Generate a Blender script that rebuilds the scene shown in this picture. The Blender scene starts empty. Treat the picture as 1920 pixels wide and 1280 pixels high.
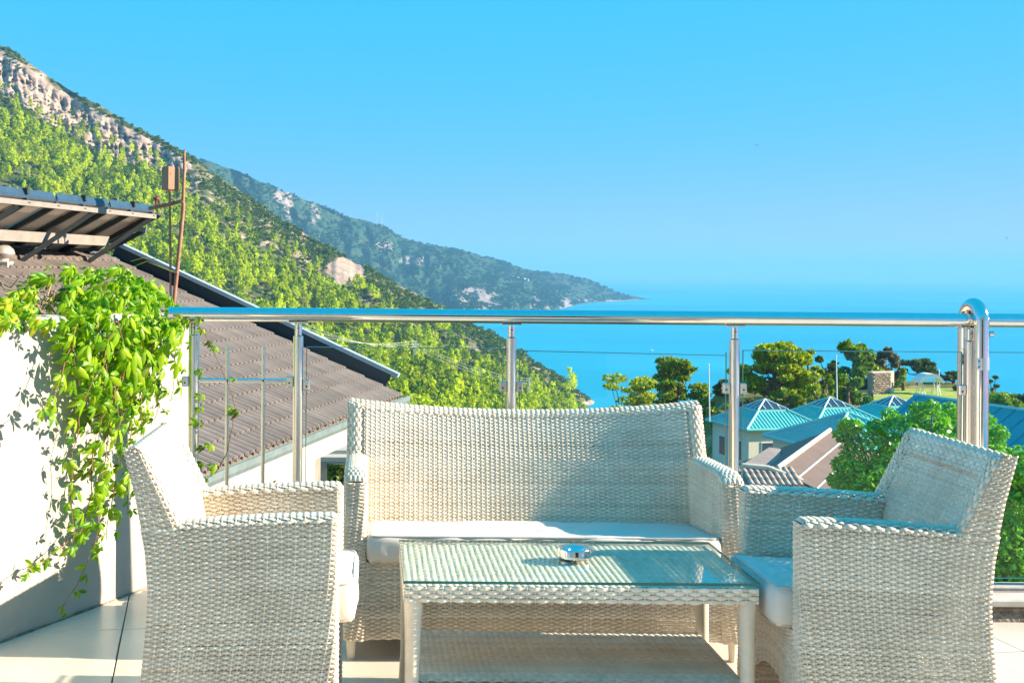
import bpy, math, random
import numpy as np
from mathutils import Vector, Matrix

random.seed(7)
rng = np.random.default_rng(7)
S = bpy.context.scene
COL = S.collection
R = math.radians
PI = math.pi

# ------------------------------------------------------------------ camera
F = 2350.0            # focal length in photo pixels
PX, PY = 694.0, 511.0  # where the level optical axis meets the (cropped) photo
CH = 1.25             # eye height above the terrace floor
ROLL = R(0.45)
cam_d = bpy.data.cameras.new("camera")
cam = bpy.data.objects.new("camera", cam_d)
COL.objects.link(cam)
cam.location = (0, 0, CH)
cam.rotation_euler = (R(90), -ROLL, 0)
cam_d.sensor_width = 36
cam_d.lens = F / 1920 * 36
cam_d.shift_x = (960 - PX) / 1920
cam_d.shift_y = -(640 - PY) / 1920
cam_d.clip_start = 0.05
cam_d.clip_end = 400000
S.camera = cam

# ------------------------------------------------------------------ sky, sun, exposure
SUN_EL, SUN_AZ = R(22.5), R(1.3)      # from the right, a little from the camera's side
to_sun = Vector((math.cos(SUN_EL) * math.cos(SUN_AZ), -math.cos(SUN_EL) * math.sin(SUN_AZ), math.sin(SUN_EL)))
W = bpy.data.worlds.new("World")
S.world = W
W.use_nodes = True
wn, wl = W.node_tree.nodes, W.node_tree.links
wn.clear()
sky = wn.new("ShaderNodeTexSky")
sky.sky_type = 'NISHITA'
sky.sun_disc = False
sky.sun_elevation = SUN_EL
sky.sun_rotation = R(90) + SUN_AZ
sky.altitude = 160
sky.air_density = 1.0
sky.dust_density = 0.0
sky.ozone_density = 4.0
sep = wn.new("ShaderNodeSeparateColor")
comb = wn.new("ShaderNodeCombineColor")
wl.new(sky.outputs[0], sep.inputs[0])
for ch, (gain, power) in enumerate(((0.058, 2.0), (1.71, 0.08), (2.85, 0.10))):   # cyan grade of the whole sky, flattened to brighten the unseen zenith for fill
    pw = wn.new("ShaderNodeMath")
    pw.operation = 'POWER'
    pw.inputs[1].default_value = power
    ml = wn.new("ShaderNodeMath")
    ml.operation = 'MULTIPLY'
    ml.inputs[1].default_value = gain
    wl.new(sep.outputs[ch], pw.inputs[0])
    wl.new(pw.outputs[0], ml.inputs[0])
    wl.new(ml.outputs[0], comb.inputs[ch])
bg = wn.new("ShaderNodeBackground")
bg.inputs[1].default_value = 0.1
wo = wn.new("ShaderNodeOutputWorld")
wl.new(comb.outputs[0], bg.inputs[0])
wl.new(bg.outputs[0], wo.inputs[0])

sun_d = bpy.data.lights.new("sun", 'SUN')
sun = bpy.data.objects.new("sun", sun_d)
COL.objects.link(sun)
sun_d.energy = 5.0
sun_d.angle = R(0.5)
sun_d.color = (1.0, 0.83, 0.62)
sun.rotation_euler = (-to_sun).to_track_quat('-Z', 'Y').to_euler()
sun.location = (30, -3, 20)

S.view_settings.view_transform = 'Standard'
S.view_settings.look = 'None'
S.view_settings.exposure = 1.65
S.view_settings.gamma = 1.0
S.view_settings.use_curve_mapping = False
S.render.engine = 'CYCLES'
S.cycles.max_bounces = 8
S.cycles.diffuse_bounces = 4
S.cycles.glossy_bounces = 4
S.cycles.transparent_max_bounces = 16
S.cycles.transmission_bounces = 6
S.cycles.volume_bounces = 1
S.cycles.use_denoising = True
S.cycles.caustics_reflective = False
S.cycles.caustics_refractive = False


def at(px, py, d):
    """a photo pixel at distance d (metres along the view axis) as a point of the place"""
    dx, dy = px - PX, py - PY
    c, s = math.cos(ROLL), math.sin(ROLL)
    return Vector(((dx * c + dy * s) / F * d, d, CH + (dx * s - dy * c) / F * d))


def proj(P):
    P = np.asarray(P, float)
    d = P[..., 1]
    x, z = P[..., 0] / d * F, (P[..., 2] - CH) / d * F
    c, s = math.cos(ROLL), math.sin(ROLL)
    return PX + x * c + z * s, PY + x * s - z * c


# ------------------------------------------------------------------ helpers: objects
def mesh_np(name, V, Q, mat=None, smooth=True):
    """mesh from vertex array and an array of quads or triangles"""
    V = np.ascontiguousarray(V, dtype=np.float32).reshape(-1, 3)
    Q = np.ascontiguousarray(Q, dtype=np.int32)
    k = Q.shape[1]
    me = bpy.data.meshes.new(name)
    me.vertices.add(len(V))
    me.vertices.foreach_set("co", V.ravel())
    me.loops.add(Q.size)
    me.loops.foreach_set("vertex_index", Q.ravel())
    me.polygons.add(len(Q))
    me.polygons.foreach_set("loop_start", np.arange(0, Q.size, k, dtype=np.int32))
    if smooth:
        me.polygons.foreach_set("use_smooth", np.ones(len(Q), dtype=bool))
    me.update(calc_edges=True)
    me.validate()
    if mat:
        me.materials.append(mat)
    return me


class MB:
    """collects boxes, tubes, strips; build() links them as one mesh object"""
    def __init__(self):
        self.v, self.f = [], []

    def add(self, vs, fs):
        b = len(self.v)
        self.v += [tuple(p) for p in vs]
        self.f += [tuple(i + b for i in q) for q in fs]
        return self

    def hexa(self, p):
        """eight corners: bottom 0-3 (ccw), top 4-7"""
        return self.add(p, [(3, 2, 1, 0), (4, 5, 6, 7), (0, 1, 5, 4), (1, 2, 6, 5), (2, 3, 7, 6), (3, 0, 4, 7)])

    def box(self, c, s, bev=0.0, rot=None):
        cx, cy, cz = c
        x, y, z = s[0] / 2, s[1] / 2, s[2] / 2
        if bev <= 0:
            vs = [(-x, -y, -z), (x, -y, -z), (x, y, -z), (-x, y, -z), (-x, -y, z), (x, -y, z), (x, y, z), (-x, y, z)]
            fs = [(3, 2, 1, 0), (4, 5, 6, 7), (0, 1, 5, 4), (1, 2, 6, 5), (2, 3, 7, 6), (3, 0, 4, 7)]
        else:
            b = bev
            vs, fs = [], []
            lay = [(-z, b), (-z + b, 0), (z - b, 0), (z, b)]
            for zz, i in lay:
                a, c_ = x - i, y - i
                k = b
                vs += [(-a + k, -c_, zz), (a - k, -c_, zz), (a, -c_ + k, zz), (a, c_ - k, zz), (a - k, c_, zz), (-a + k, c_, zz), (-a, c_ - k, zz), (-a, -c_ + k, zz)]
            fs.append(tuple(range(7, -1, -1)))
            fs.append(tuple(range(24, 32)))
            for l in range(3):
                for i in range(8):
                    j = (i + 1) % 8
                    fs.append((l * 8 + i, l * 8 + j, l * 8 + 8 + j, l * 8 + 8 + i))
        if rot is not None:
            vs = [tuple(rot @ Vector(p)) for p in vs]
        return self.add([(p[0] + cx, p[1] + cy, p[2] + cz) for p in vs], fs)

    def tube(self, pts, r, n=10, caps=True):
        pts = [Vector(p) for p in pts]
        rs = r if isinstance(r, (list, tuple)) else [r] * len(pts)
        ring = []
        t0 = (pts[1] - pts[0]).normalized()
        up = Vector((0, 0, 1)) if abs(t0.z) < 0.9 else Vector((1, 0, 0))
        a = t0.cross(up).normalized()
        vs, fs = [], []
        for i, p in enumerate(pts):
            if i == 0:
                t = pts[1] - pts[0]
            elif i == len(pts) - 1:
                t = pts[-1] - pts[-2]
            else:
                t = (pts[i + 1] - pts[i]).normalized() + (pts[i] - pts[i - 1]).normalized()
            t.normalize()
            a = (a - t * a.dot(t)).normalized()
            b = t.cross(a)
            for k in range(n):
                w = 2 * PI * k / n
                vs.append(p + (a * math.cos(w) + b * math.sin(w)) * rs[i])
        for i in range(len(pts) - 1):
            for k in range(n):
                k2 = (k + 1) % n
                fs.append((i * n + k, i * n + k2, i * n + n + k2, i * n + n + k))
        if caps:
            fs.append(tuple(range(n - 1, -1, -1)))
            m = (len(pts) - 1) * n
            fs.append(tuple(range(m, m + n)))
        return self.add(vs, fs)

    def lathe(self, prof, n=24, o=(0, 0, 0), close=True):
        vs, fs = [], []
        for r, z in prof:
            for k in range(n):
                w = 2 * PI * k / n
                vs.append((o[0] + r * math.cos(w), o[1] + r * math.sin(w), o[2] + z))
        for i in range(len(prof) - 1):
            for k in range(n):
                k2 = (k + 1) % n
                fs.append((i * n + k, i * n + k2, i * n + n + k2, i * n + n + k))
        if close:
            fs.append(tuple(range(n - 1, -1, -1)))
            m = (len(prof) - 1) * n
            fs.append(tuple(range(m, m + n)))
        return self.add(vs, fs)

    def prism(self, poly, ext):
        """planar polygon (3-D points) extruded by vector ext"""
        n = len(poly)
        poly = [Vector(p) for p in poly]
        e = Vector(ext)
        vs = poly + [p + e for p in poly]
        fs = [tuple(range(n - 1, -1, -1)), tuple(range(n, 2 * n))]
        for i in range(n):
            j = (i + 1) % n
            fs.append((i, j, n + j, n + i))
        return self.add(vs, fs)

    def mesh(self, name, mat, smooth=False, angle=None):
        me = bpy.data.meshes.new(name)
        me.from_pydata([tuple(p) for p in self.v], [], self.f)
        if smooth:
            me.polygons.foreach_set("use_smooth", [True] * len(me.polygons))
        me.update()
        if smooth and angle:
            me.set_sharp_from_angle(angle=R(angle))
        if mat:
            me.materials.append(mat)
        return me

    def build(self, name, mat, parent=None, smooth=False, angle=40):
        return obj(name, self.mesh(name, mat, smooth, angle), parent)


def obj(name, me, parent=None, kind=None):
    o = bpy.data.objects.new(name, me)
    COL.objects.link(o)
    if parent:
        o.parent = parent
    if kind:
        o["kind"] = kind
    return o


def tag(o, label, cat, group=None):
    o["label"] = label
    o["category"] = cat
    if group:
        o["group"] = group
    return o


def thing(name, label, cat, loc=(0, 0, 0), rz=0.0, group=None):
    o = bpy.data.objects.new(name, None)
    COL.objects.link(o)
    o.empty_display_size = 0.1
    o.location = loc
    o.rotation_euler = (0, 0, rz)
    return tag(o, label, cat, group)


def dup(root, loc, rz, label, scale=None):
    r = root.copy()
    COL.objects.link(r)
    r.location = loc
    r.rotation_euler = (0, 0, rz)
    if scale is not None:
        r.scale = (scale,) * 3
    r["label"] = label
    for ch in list(root.children):
        c = ch.copy()
        COL.objects.link(c)
        c.parent = r
        for g in ch.children:
            e = g.copy()
            COL.objects.link(e)
            e.parent = c
    return r


# ------------------------------------------------------------------ helpers: noise
def _h(ix, iy, seed):
    n = (ix * 374761393 + iy * 668265263 + seed * 974634777).astype(np.int64) & 0x7fffffff
    n = ((n ^ (n >> 13)) * 1274126177) & 0x7fffffff
    return ((n ^ (n >> 16)) & 0xffff) / 65535.0


def vnoise(x, y, seed=0):
    x, y = np.asarray(x, float), np.asarray(y, float)
    ix, iy = np.floor(x).astype(np.int64), np.floor(y).astype(np.int64)
    fx, fy = x - ix, y - iy
    fx, fy = fx * fx * (3 - 2 * fx), fy * fy * (3 - 2 * fy)
    a, b = _h(ix, iy, seed), _h(ix + 1, iy, seed)
    c, d = _h(ix, iy + 1, seed), _h(ix + 1, iy + 1, seed)
    return (a * (1 - fx) + b * fx) * (1 - fy) + (c * (1 - fx) + d * fx) * fy


def fbm(x, y, oct=4, seed=0):
    t, a, s = 0.0, 0.5, 0.0
    for i in range(oct):
        t = t + a * vnoise(np.asarray(x) * 2 ** i, np.asarray(y) * 2 ** i, seed + i * 17)
        s += a
        a *= 0.5
    return t / s


def sstep(a, b, x):
    t = np.clip((np.asarray(x, float) - a) / (b - a), 0, 1)
    return t * t * (3 - 2 * t)


# ------------------------------------------------------------------ helpers: materials
class NT:
    def __init__(self, name):
        self.m = bpy.data.materials.new(name)
        self.m.use_nodes = True
        self.n, self.l = self.m.node_tree.nodes, self.m.node_tree.links
        self.b = self.n["Principled BSDF"]
        self.out = self.n["Material Output"]

    def new(self, t, **kw):
        x = self.n.new(t)
        for k, v in kw.items():
            setattr(x, k, v)
        return x

    def link(self, a, b):
        self.l.new(a, b)

    def coord(self, kind="Object"):
        return self.new("ShaderNodeTexCoord").outputs[kind]

    def noise(self, scale, detail=4, rough=0.55, vec=None, stretch=None):
        n = self.new("ShaderNodeTexNoise")
        n.inputs["Scale"].default_value = scale
        n.inputs["Detail"].default_value = detail
        n.inputs["Roughness"].default_value = rough
        v = vec if vec is not None else self.coord()
        if stretch:
            mp = self.new("ShaderNodeMapping")
            mp.inputs["Scale"].default_value = stretch
            self.link(v, mp.inputs[0])
            v = mp.outputs[0]
        self.link(v, n.inputs["Vector"])
        return n.outputs[0]

    def ramp(self, fac, stops):
        r = self.new("ShaderNodeValToRGB")
        e = r.color_ramp.elements
        while len(e) < len(stops):
            e.new(0.5)
        for i, (p, c) in enumerate(stops):
            e[i].position = p
            e[i].color = (*c, 1) if len(c) == 3 else c
        self.link(fac, r.inputs[0])
        return r.outputs[0]

    def mix(self, fac, a, b, blend='MIX'):
        m = self.new("ShaderNodeMix", data_type='RGBA', blend_type=blend)
        for s, v in ((0, fac), (6, a), (7, b)):
            if hasattr(v, "is_linked"):
                self.link(v, m.inputs[s])
            elif isinstance(v, (int, float)):
                m.inputs[s].default_value = v
            else:
                m.inputs[s].default_value = (*v, 1)
        return m.outputs[2]

    def math(self, op, a, b=0.0, clamp=False):
        m = self.new("ShaderNodeMath", operation=op, use_clamp=clamp)
        for s, v in ((0, a), (1, b)):
            if hasattr(v, "is_linked"):
                self.link(v, m.inputs[s])
            else:
                m.inputs[s].default_value = v
        return m.outputs[0]

    def bump(self, h, strength=0.3, dist=0.01):
        b = self.new("ShaderNodeBump")
        b.inputs["Strength"].default_value = strength
        b.inputs["Distance"].default_value = dist
        self.link(h, b.inputs["Height"])
        self.link(b.outputs[0], self.b.inputs["Normal"])

    def set(self, rough=None, metal=None, spec=None, color=None):
        if rough is not None:
            self.b.inputs["Roughness"].default_value = rough
        if metal is not None:
            self.b.inputs["Metallic"].default_value = metal
        if spec is not None:
            self.b.inputs["Specular IOR Level"].default_value = spec
        if color is not None:
            if hasattr(color, "is_linked"):
                self.link(color, self.b.inputs["Base Color"])
            else:
                self.b.inputs["Base Color"].default_value = (*color, 1)


def surf(name, c1, c2=None, scale=6.0, rough=0.6, metal=0.0, bump=0.0, bscale=60.0, bdist=0.004, spec=0.4, stretch=None, per_object=0.0, detail=5):
    t = NT(name)
    c2 = c2 or tuple(x * 0.8 for x in c1)
    col = t.ramp(t.noise(scale, detail, 0.6, stretch=stretch), [(0.3, c2), (0.7, c1)])
    if per_object:
        rnd = t.new("ShaderNodeObjectInfo").outputs["Random"]
        hv = t.new("ShaderNodeHueSaturation")
        t.link(t.math('ADD', t.math('MULTIPLY', rnd, per_object * 2), 1 - per_object), hv.inputs["Value"])
        t.link(col, hv.inputs["Color"])
        col = hv.outputs[0]
    t.set(rough, metal, spec, col)
    if bump:
        t.bump(t.noise(bscale, 3), bump, bdist)
    return t.m


def leafy(name, c_dark, c_light, trans=0.35, rough=0.5, tcol=None, spec=0.35, by_plant=0.35):
    """foliage: colour varies leaf by leaf, some light comes through"""
    t = NT(name)
    g = t.new("ShaderNodeNewGeometry")
    o = t.new("ShaderNodeObjectInfo")
    f = t.math('ADD', t.math('MULTIPLY', g.outputs["Random Per Island"], 1 - by_plant), t.math('MULTIPLY', o.outputs["Random"], by_plant))
    col = t.ramp(f, [(0.1, c_dark), (0.9, c_light)])
    t.set(rough, 0, spec, col)
    tr = t.new("ShaderNodeBsdfTranslucent")
    t.link(t.mix(1.0, col, tcol or (1.0, 1.0, 0.35), 'MULTIPLY'), tr.inputs[0])
    mx = t.new("ShaderNodeMixShader")
    mx.inputs[0].default_value = trans
    t.link(t.b.outputs[0], mx.inputs[1])
    t.link(tr.outputs[0], mx.inputs[2])
    t.link(mx.outputs[0], t.out.inputs[0])
    return t.m


def clear_glass(name, tint=(0.97, 0.99, 0.98), ior=1.45, rough=0.0):
    t = NT(name)
    t.n.remove(t.b)
    tr = t.new("ShaderNodeBsdfTransparent")
    tr.inputs[0].default_value = (*tint, 1)
    gl = t.new("ShaderNodeBsdfGlossy")
    gl.inputs["Roughness"].default_value = rough
    lw = t.new("ShaderNodeLayerWeight")        # the same from both sides of the thin sheet
    lw.inputs[0].default_value = 0.5
    f0 = ((ior - 1) / (ior + 1)) ** 2
    f5 = t.math('POWER', lw.outputs["Facing"], 5.0)
    fr = t.math('ADD', t.math('MULTIPLY', f5, 1 - f0), f0)
    mx = t.new("ShaderNodeMixShader")
    t.link(fr, mx.inputs[0])
    t.link(tr.outputs[0], mx.inputs[1])
    t.link(gl.outputs[0], mx.inputs[2])
    t.link(mx.outputs[0], t.out.inputs[0])
    return t.m

# ------------------------------------------------------------------ the setting: sea, mountains, slopes
SEA = -160.0


def mat_sea():
    t = NT("sea_water")
    co = t.coord()
    big = t.noise(0.0012, 6, 0.6, vec=co, stretch=(0.5, 1.0, 1))
    col = t.ramp(big, [(0.36, (0.002, 0.26, 0.42)), (0.52, (0.003, 0.315, 0.49)), (0.66, (0.006, 0.38, 0.56))])
    t.set(0.40, 0, 0.08, col)
    t.bump(t.noise(0.09, 5, 0.6, vec=co, stretch=(1, 0.5, 1)), 0.25, 0.6)
    return t.m


def mat_terrain(name, far=False):
    t = NT(name)
    co = t.coord()
    at_ = t.new("ShaderNodeAttribute", attribute_name="rock")
    k = 0.35 if far else 1.0
    streak = t.noise(0.05 * k, 9, 0.72, vec=co, stretch=(1, 1, 0.25))
    rock = t.ramp(streak, [(0.30, (0.13, 0.10, 0.09)), (0.42, (0.33, 0.24, 0.20)), (0.56, (0.46, 0.345, 0.285)), (0.72, (0.57, 0.44, 0.37))])
    gr = t.noise(0.05 * k, 6, 0.7, vec=co)
    soil = t.ramp(gr, [(0.30, (0.030, 0.060, 0.018)), (0.46, (0.075, 0.110, 0.030)), (0.58, (0.20, 0.165, 0.09)), (0.75, (0.36, 0.28, 0.19))])
    if far:
        soil = t.ramp(gr, [(0.30, (0.012, 0.045, 0.022)), (0.48, (0.028, 0.070, 0.034)), (0.60, (0.060, 0.085, 0.050)), (0.76, (0.17, 0.15, 0.11))])
        rock = t.ramp(streak, [(0.30, (0.10, 0.09, 0.085)), (0.45, (0.26, 0.21, 0.19)), (0.7, (0.40, 0.33, 0.30))])
    brk = t.noise(0.03 * k, 5, 0.7, vec=co)
    f = t.math('ADD', at_.outputs["Fac"], t.math('MULTIPLY', t.math('SUBTRACT', brk, 0.5), 1.3))
    f = t.ramp(f, [(0.42, (0, 0, 0)), (0.56, (1, 1, 1))])
    t.set(0.95, 0, 0.1, t.mix(f, soil, rock))
    t.bump(t.noise(0.12 * k, 6, 0.7, vec=co, stretch=(1, 1, 0.5)), 1.0, 5.0 / k)
    return t.m


def mat_ground():
    t = NT("slope_ground")
    co = t.coord()
    n = t.noise(0.35, 6, 0.65, vec=co)
    col = t.ramp(n, [(0.3, (0.045, 0.085, 0.02)), (0.5, (0.13, 0.15, 0.04)), (0.62, (0.33, 0.26, 0.14)), (0.8, (0.48, 0.38, 0.24))])
    t.set(0.95, 0, 0.1, col)
    t.bump(t.noise(2.0, 6, 0.7, vec=co), 0.7, 0.2)
    return t.m


sea = MB().add([(-140000, 60, SEA), (140000, 60, SEA), (140000, 230000, SEA), (-140000, 230000, SEA)], [(0, 1, 2, 3)]).build("sea", mat_sea())
sea["kind"] = "structure"


def ipl(x, pts, k):
    return np.interp(x, [p[0] for p in pts], [p[k] for p in pts])


def at_np(px, py, d):
    dx, dy = px - PX, py - PY
    c, s = math.cos(ROLL), math.sin(ROLL)
    return np.stack([(dx * c + dy * s) / F * d, d, CH + (dx * s - dy * c) / F * d], -1)


def loft(px, ry, rd, by, bd, nq, dfun, back):
    """hillside as rows from the crest (q=0) down to its foot (q=1); then the far side of the crest"""
    q = np.linspace(0, 1, nq)[:, None]
    PYg = ry[None] + (by - ry)[None] * q
    PXg = np.broadcast_to(px[None], PYg.shape)
    D = dfun(PXg, PYg, q, rd[None] + (bd - rd)[None] * q)
    V = at_np(PXg, PYg, D)
    rows = []
    for dd, dz in back[::-1]:
        r = V[0].copy()
        u = r[:, :2] / np.linalg.norm(r[:, :2], axis=1, keepdims=True)
        r[:, :2] += u * dd
        r[:, 2] -= dz
        rows.append(r)
    skirt = V[-1].copy()
    skirt[:, 2] -= 60
    A = np.concatenate([np.array(rows), V, skirt[None]], 0)
    return A, len(rows)


def grid_faces(n0, n1):
    i = np.arange(n0 - 1)[:, None] * n1 + np.arange(n1 - 1)[None]
    return np.stack([i, i + n1, i + n1 + 1, i + 1], -1).reshape(-1, 4)


def terrain_object(name, A, rock, mat):
    n0, n1 = A.shape[:2]
    me = mesh_np(name, A.reshape(-1, 3), grid_faces(n0, n1), mat, True)
    a = me.attributes.new("rock", 'FLOAT', 'POINT')
    a.data.foreach_set("value", rock.astype(np.float32).ravel())
    o = obj(name, me)
    o["kind"] = "structure"
    return o


# --- the near mountain: crest falling from upper left into the sea
RIDGE = [(-700, -190, 2350), (-350, -75, 2200), (0, 84, 2000), (60, 122, 1975), (100, 152, 1960), (200, 207, 1930), (300, 262, 1900), (350, 291, 1880),
         (450, 357, 1840), (550, 425, 1800), (650, 482, 1760), (750, 535, 1720), (860, 590, 1690), (950, 645, 1660), (1050, 708, 1620), (1115, 752, 1590), (1165, 800, 1570)]
FOOT = [(-700, 900, 380), (0, 870, 380), (500, 860, 390), (700, 850, 420), (860, 835, 600), (950, 812, 760), (1000, 800, 880), (1050, 795, 1080), (1115, 795, 1420), (1165, 830, 1480)]
TREELINE = [(-700, -60), (0, 205), (150, 290), (250, 318), (330, 368), (420, 428), (480, 466), (560, 522), (650, 560), (720, 598), (800, 640), (870, 690), (960, 735), (1060, 765), (1165, 830)]
npx = 420
px = np.concatenate([np.linspace(-300, -40, 60), np.linspace(-34, 1165, npx - 60)])
ry = ipl(px, RIDGE, 1) + (fbm(px / 37, px * 0, 3, 3) - 0.5) * 9 + (fbm(px / 9, px * 0, 2, 5) - 0.5) * 4
cliff_w = 1 - sstep(325, 385, px)


def near_depth(X, Y, q, D):
    g = (fbm(X / 130, q * 2.2 + X * 0, 4, 11) - 0.5) * 150 + (fbm(X / 34, Y / 60, 4, 12) - 0.5) * 46
    g = g * np.sqrt(np.clip(q * 6, 0, 1)) * (D / 1700)
    cw = 1 - sstep(325, 385, X)
    yb = Y - ipl(X[0], RIDGE, 1)[None]
    cl = sstep(8, 40, yb) * (1 - sstep(60, 130, yb)) * cw
    g = g + cl * 35 + cl * (np.abs(fbm(X / 9, Y / 40, 5, 13) - 0.5) * 130 + np.abs(fbm(X / 30, Y / 9, 4, 14) - 0.5) * 60 - 30)
    return D + g


A, nb = loft(px, ry, ipl(px, RIDGE, 2), ipl(px, FOOT, 1), ipl(px, FOOT, 2), 260, near_depth, [(120, 25), (450, 170), (1100, 520)])
pX, pY = proj(A)
yb = pY - ipl(px, RIDGE, 1)[None]
band = ipl(px, [(-700, 95), (0, 92), (200, 88), (300, 66), (345, 34), (380, 0)], 1) if False else np.interp(px, [-700, 0, 200, 300, 345, 380], [95, 92, 86, 68, 40, 0])
rock = sstep(5, 14, yb) * (1 - sstep(band - 16, band + 8, yb)) * (0.62 + 0.25 * (band[None] > 0))


def blob(cx, cy, rx, ry_):
    return np.exp(-(((pX - cx) / rx) ** 2 + ((pY - cy) / ry_) ** 2) ** 1.5)


for (cx, cy, rx, ry_, w) in [(648, 508, 40, 30, .95), (590, 487, 26, 18, .8), (432, 446, 30, 9, 1.0), (470, 458, 30, 7, .9), (372, 430, 22, 8, .6), (560, 480, 14, 20, .6),
                             (1075, 728, 38, 17, .9), (1105, 748, 26, 12, 1.0), (930, 616, 22, 10, .8), (690, 555, 20, 25, .6), (420, 395, 26, 26, .45), (480, 420, 40, 18, .5), (1010, 690, 25, 14, .6), (365, 345, 20, 28, .7)]:
    rock = np.maximum(rock, blob(cx, cy, rx, ry_) * w)
tl_g = np.interp(pX, [p[0] for p in TREELINE], [p[1] for p in TREELINE])
rock = np.maximum(rock, 0.36 * (pY < tl_g + 10))
rock[:nb] = 0.2
mountain = terrain_object("mountain", A, rock + 0.02, mat_terrain("mountain_rock_and_soil"))

# --- plants on the near mountain
LEAF_P = leafy("pine_needles_far", (0.045, 0.14, 0.006), (0.78, 0.88, 0.012), trans=0.5, spec=0.1, by_plant=0.6)
LEAF_S = leafy("shrub_leaves_far", (0.035, 0.085, 0.022), (0.16, 0.23, 0.04), trans=0.22, spec=0.1)
BARK = surf("bark", (0.20, 0.13, 0.08), (0.10, 0.065, 0.04), 9, 0.9, bump=0.6, bscale=30, bdist=0.02)


def tuft_cloud(n, f_pos, size, flat=0.0, r=None):
    """n leaf tufts (a quad each) at positions from f_pos, random directions"""
    r = r or rng
    P = f_pos(n)
    a = r.normal(size=(n, 3))
    a[:, 2] *= (1 - flat)
    a /= np.linalg.norm(a, axis=1, keepdims=True)
    b = np.cross(a, r.normal(size=(n, 3)))
    b /= np.linalg.norm(b, axis=1, keepdims=True)
    s = size * r.uniform(0.6, 1.35, (n, 1))
    V = np.stack([P - a * s, P + b * s * 0.5, P + a * s, P - b * s * 0.5], 1)
    return V.reshape(-1, 3), np.arange(n * 4).reshape(n, 4)


def ellipsoid(c, rad, shell=0.45):
    c, rad = np.array(c), np.array(rad)

    def f(n):
        d = rng.normal(size=(n, 3))
        d /= np.linalg.norm(d, axis=1, keepdims=True)
        return c + d * rad * rng.uniform(shell, 1, (n, 1))
    return f


def proto_pine(k):
    vs, qs, b = [], [], 0
    h = 8.5 + k
    for i in range(7):
        z = h * (0.28 + 0.68 * i / 6) + rng.normal() * 0.3
        w = (1 - (i / 7) ** 1.6) * 2.6 + 0.6
        V, Q = tuft_cloud(22, ellipsoid((rng.normal() * 0.8, rng.normal() * 0.8, z), (w, w, 1.2)), 0.95)
        vs.append(V); qs.append(Q + b); b += len(V)
    me = mesh_np("pine_tree_far", np.concatenate(vs), np.concatenate(qs), LEAF_P, False)
    return bpy.data.objects.new("pine_tree_far", me)


def proto_shrub(k, mat=None):
    vs, qs, b = [], [], 0
    for i in range(3):
        V, Q = tuft_cloud(16, ellipsoid((rng.normal() * 0.9, rng.normal() * 0.9, 0.9), (1.5, 1.5, 1.1)), 0.75)
        vs.append(V); qs.append(Q + b); b += len(V)
    me = mesh_np("shrub_far", np.concatenate(vs), np.concatenate(qs), mat or LEAF_S, False)
    return bpy.data.objects.new("shrub_far", me)


def template(name, objs):
    c = bpy.data.collections.new(name)
    for o in objs:
        c.objects.link(o)
    return c


PINES = template("pine_shapes", [proto_pine(k) for k in range(5)])
SHRUBS = template("shrub_shapes", [proto_shrub(k) for k in range(4)])
LEAF_F = leafy("headland_leaves", (0.012, 0.045, 0.022), (0.05, 0.115, 0.045), trans=0.15, spec=0.05)
FARBUSH = template("far_bush_shapes", [proto_shrub(k, LEAF_F) for k in range(3)])


def scatter(name, P, scale, coll):
    """one object of kind stuff: a wood seen as a mass, instances of a few plants on its points"""
    me = bpy.data.meshes.new(name)
    me.vertices.add(len(P))
    me.vertices.foreach_set("co", np.ascontiguousarray(P, np.float32).ravel())
    a = me.attributes.new("sc", 'FLOAT', 'POINT')
    a.data.foreach_set("value", scale.astype(np.float32))
    o = obj(name, me, kind="stuff")
    ng = bpy.data.node_groups.new(name + "_nodes", 'GeometryNodeTree')
    ng.interface.new_socket("Geometry", in_out='INPUT', socket_type='NodeSocketGeometry')
    ng.interface.new_socket("Geometry", in_out='OUTPUT', socket_type='NodeSocketGeometry')
    n, l = ng.nodes, ng.links
    gi, go = n.new("NodeGroupInput"), n.new("NodeGroupOutput")
    ip, ci = n.new("GeometryNodeInstanceOnPoints"), n.new("GeometryNodeCollectionInfo")
    ci.inputs[0].default_value = coll
    ci.inputs["Separate Children"].default_value = True
    ci.inputs["Reset Children"].default_value = True
    ip.inputs["Pick Instance"].default_value = True
    rv = n.new("FunctionNodeRandomValue")
    rv.data_type = 'FLOAT_VECTOR'
    rv.inputs[0].default_value = (-0.08, -0.08, 0)
    rv.inputs[1].default_value = (0.08, 0.08, 6.28)
    na = n.new("GeometryNodeInputNamedAttribute")
    na.data_type = 'FLOAT'
    na.inputs[0].default_value = "sc"
    l.new(gi.outputs[0], ip.inputs["Points"])
    l.new(ci.outputs[0], ip.inputs["Instance"])
    l.new(rv.outputs[0], ip.inputs["Rotation"])
    l.new(na.outputs[0], ip.inputs["Scale"])
    l.new(ip.outputs[0], go.inputs[0])
    md = o.modifiers.new("plants", 'NODES')
    md.node_group = ng
    return o


def sample_surface(A, n, keep):
    """random points on the loft, even by area; keep(px, py, P) -> probability"""
    B = A[nb:-1]
    n0, n1 = B.shape[:2]
    e1, e2 = B[1:, :-1] - B[:-1, :-1], B[:-1, 1:] - B[:-1, :-1]
    ar = np.linalg.norm(np.cross(e1, e2), axis=-1)
    ii = rng.choice(ar.size, n, p=(ar / ar.sum()).ravel())
    i, j = ii // (n1 - 1), ii % (n1 - 1)
    a, b = rng.random((n, 1)), rng.random((n, 1))
    P = B[i, j] * (1 - a) * (1 - b) + B[i + 1, j] * a * (1 - b) + B[i, j + 1] * (1 - a) * b + B[i + 1, j + 1] * a * b
    qx, qy = proj(P)
    m = (rng.random(n) < keep(qx, qy, P)) & (P[:, 2] > SEA + 3)
    return P[m], qx[m], qy[m]


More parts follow.
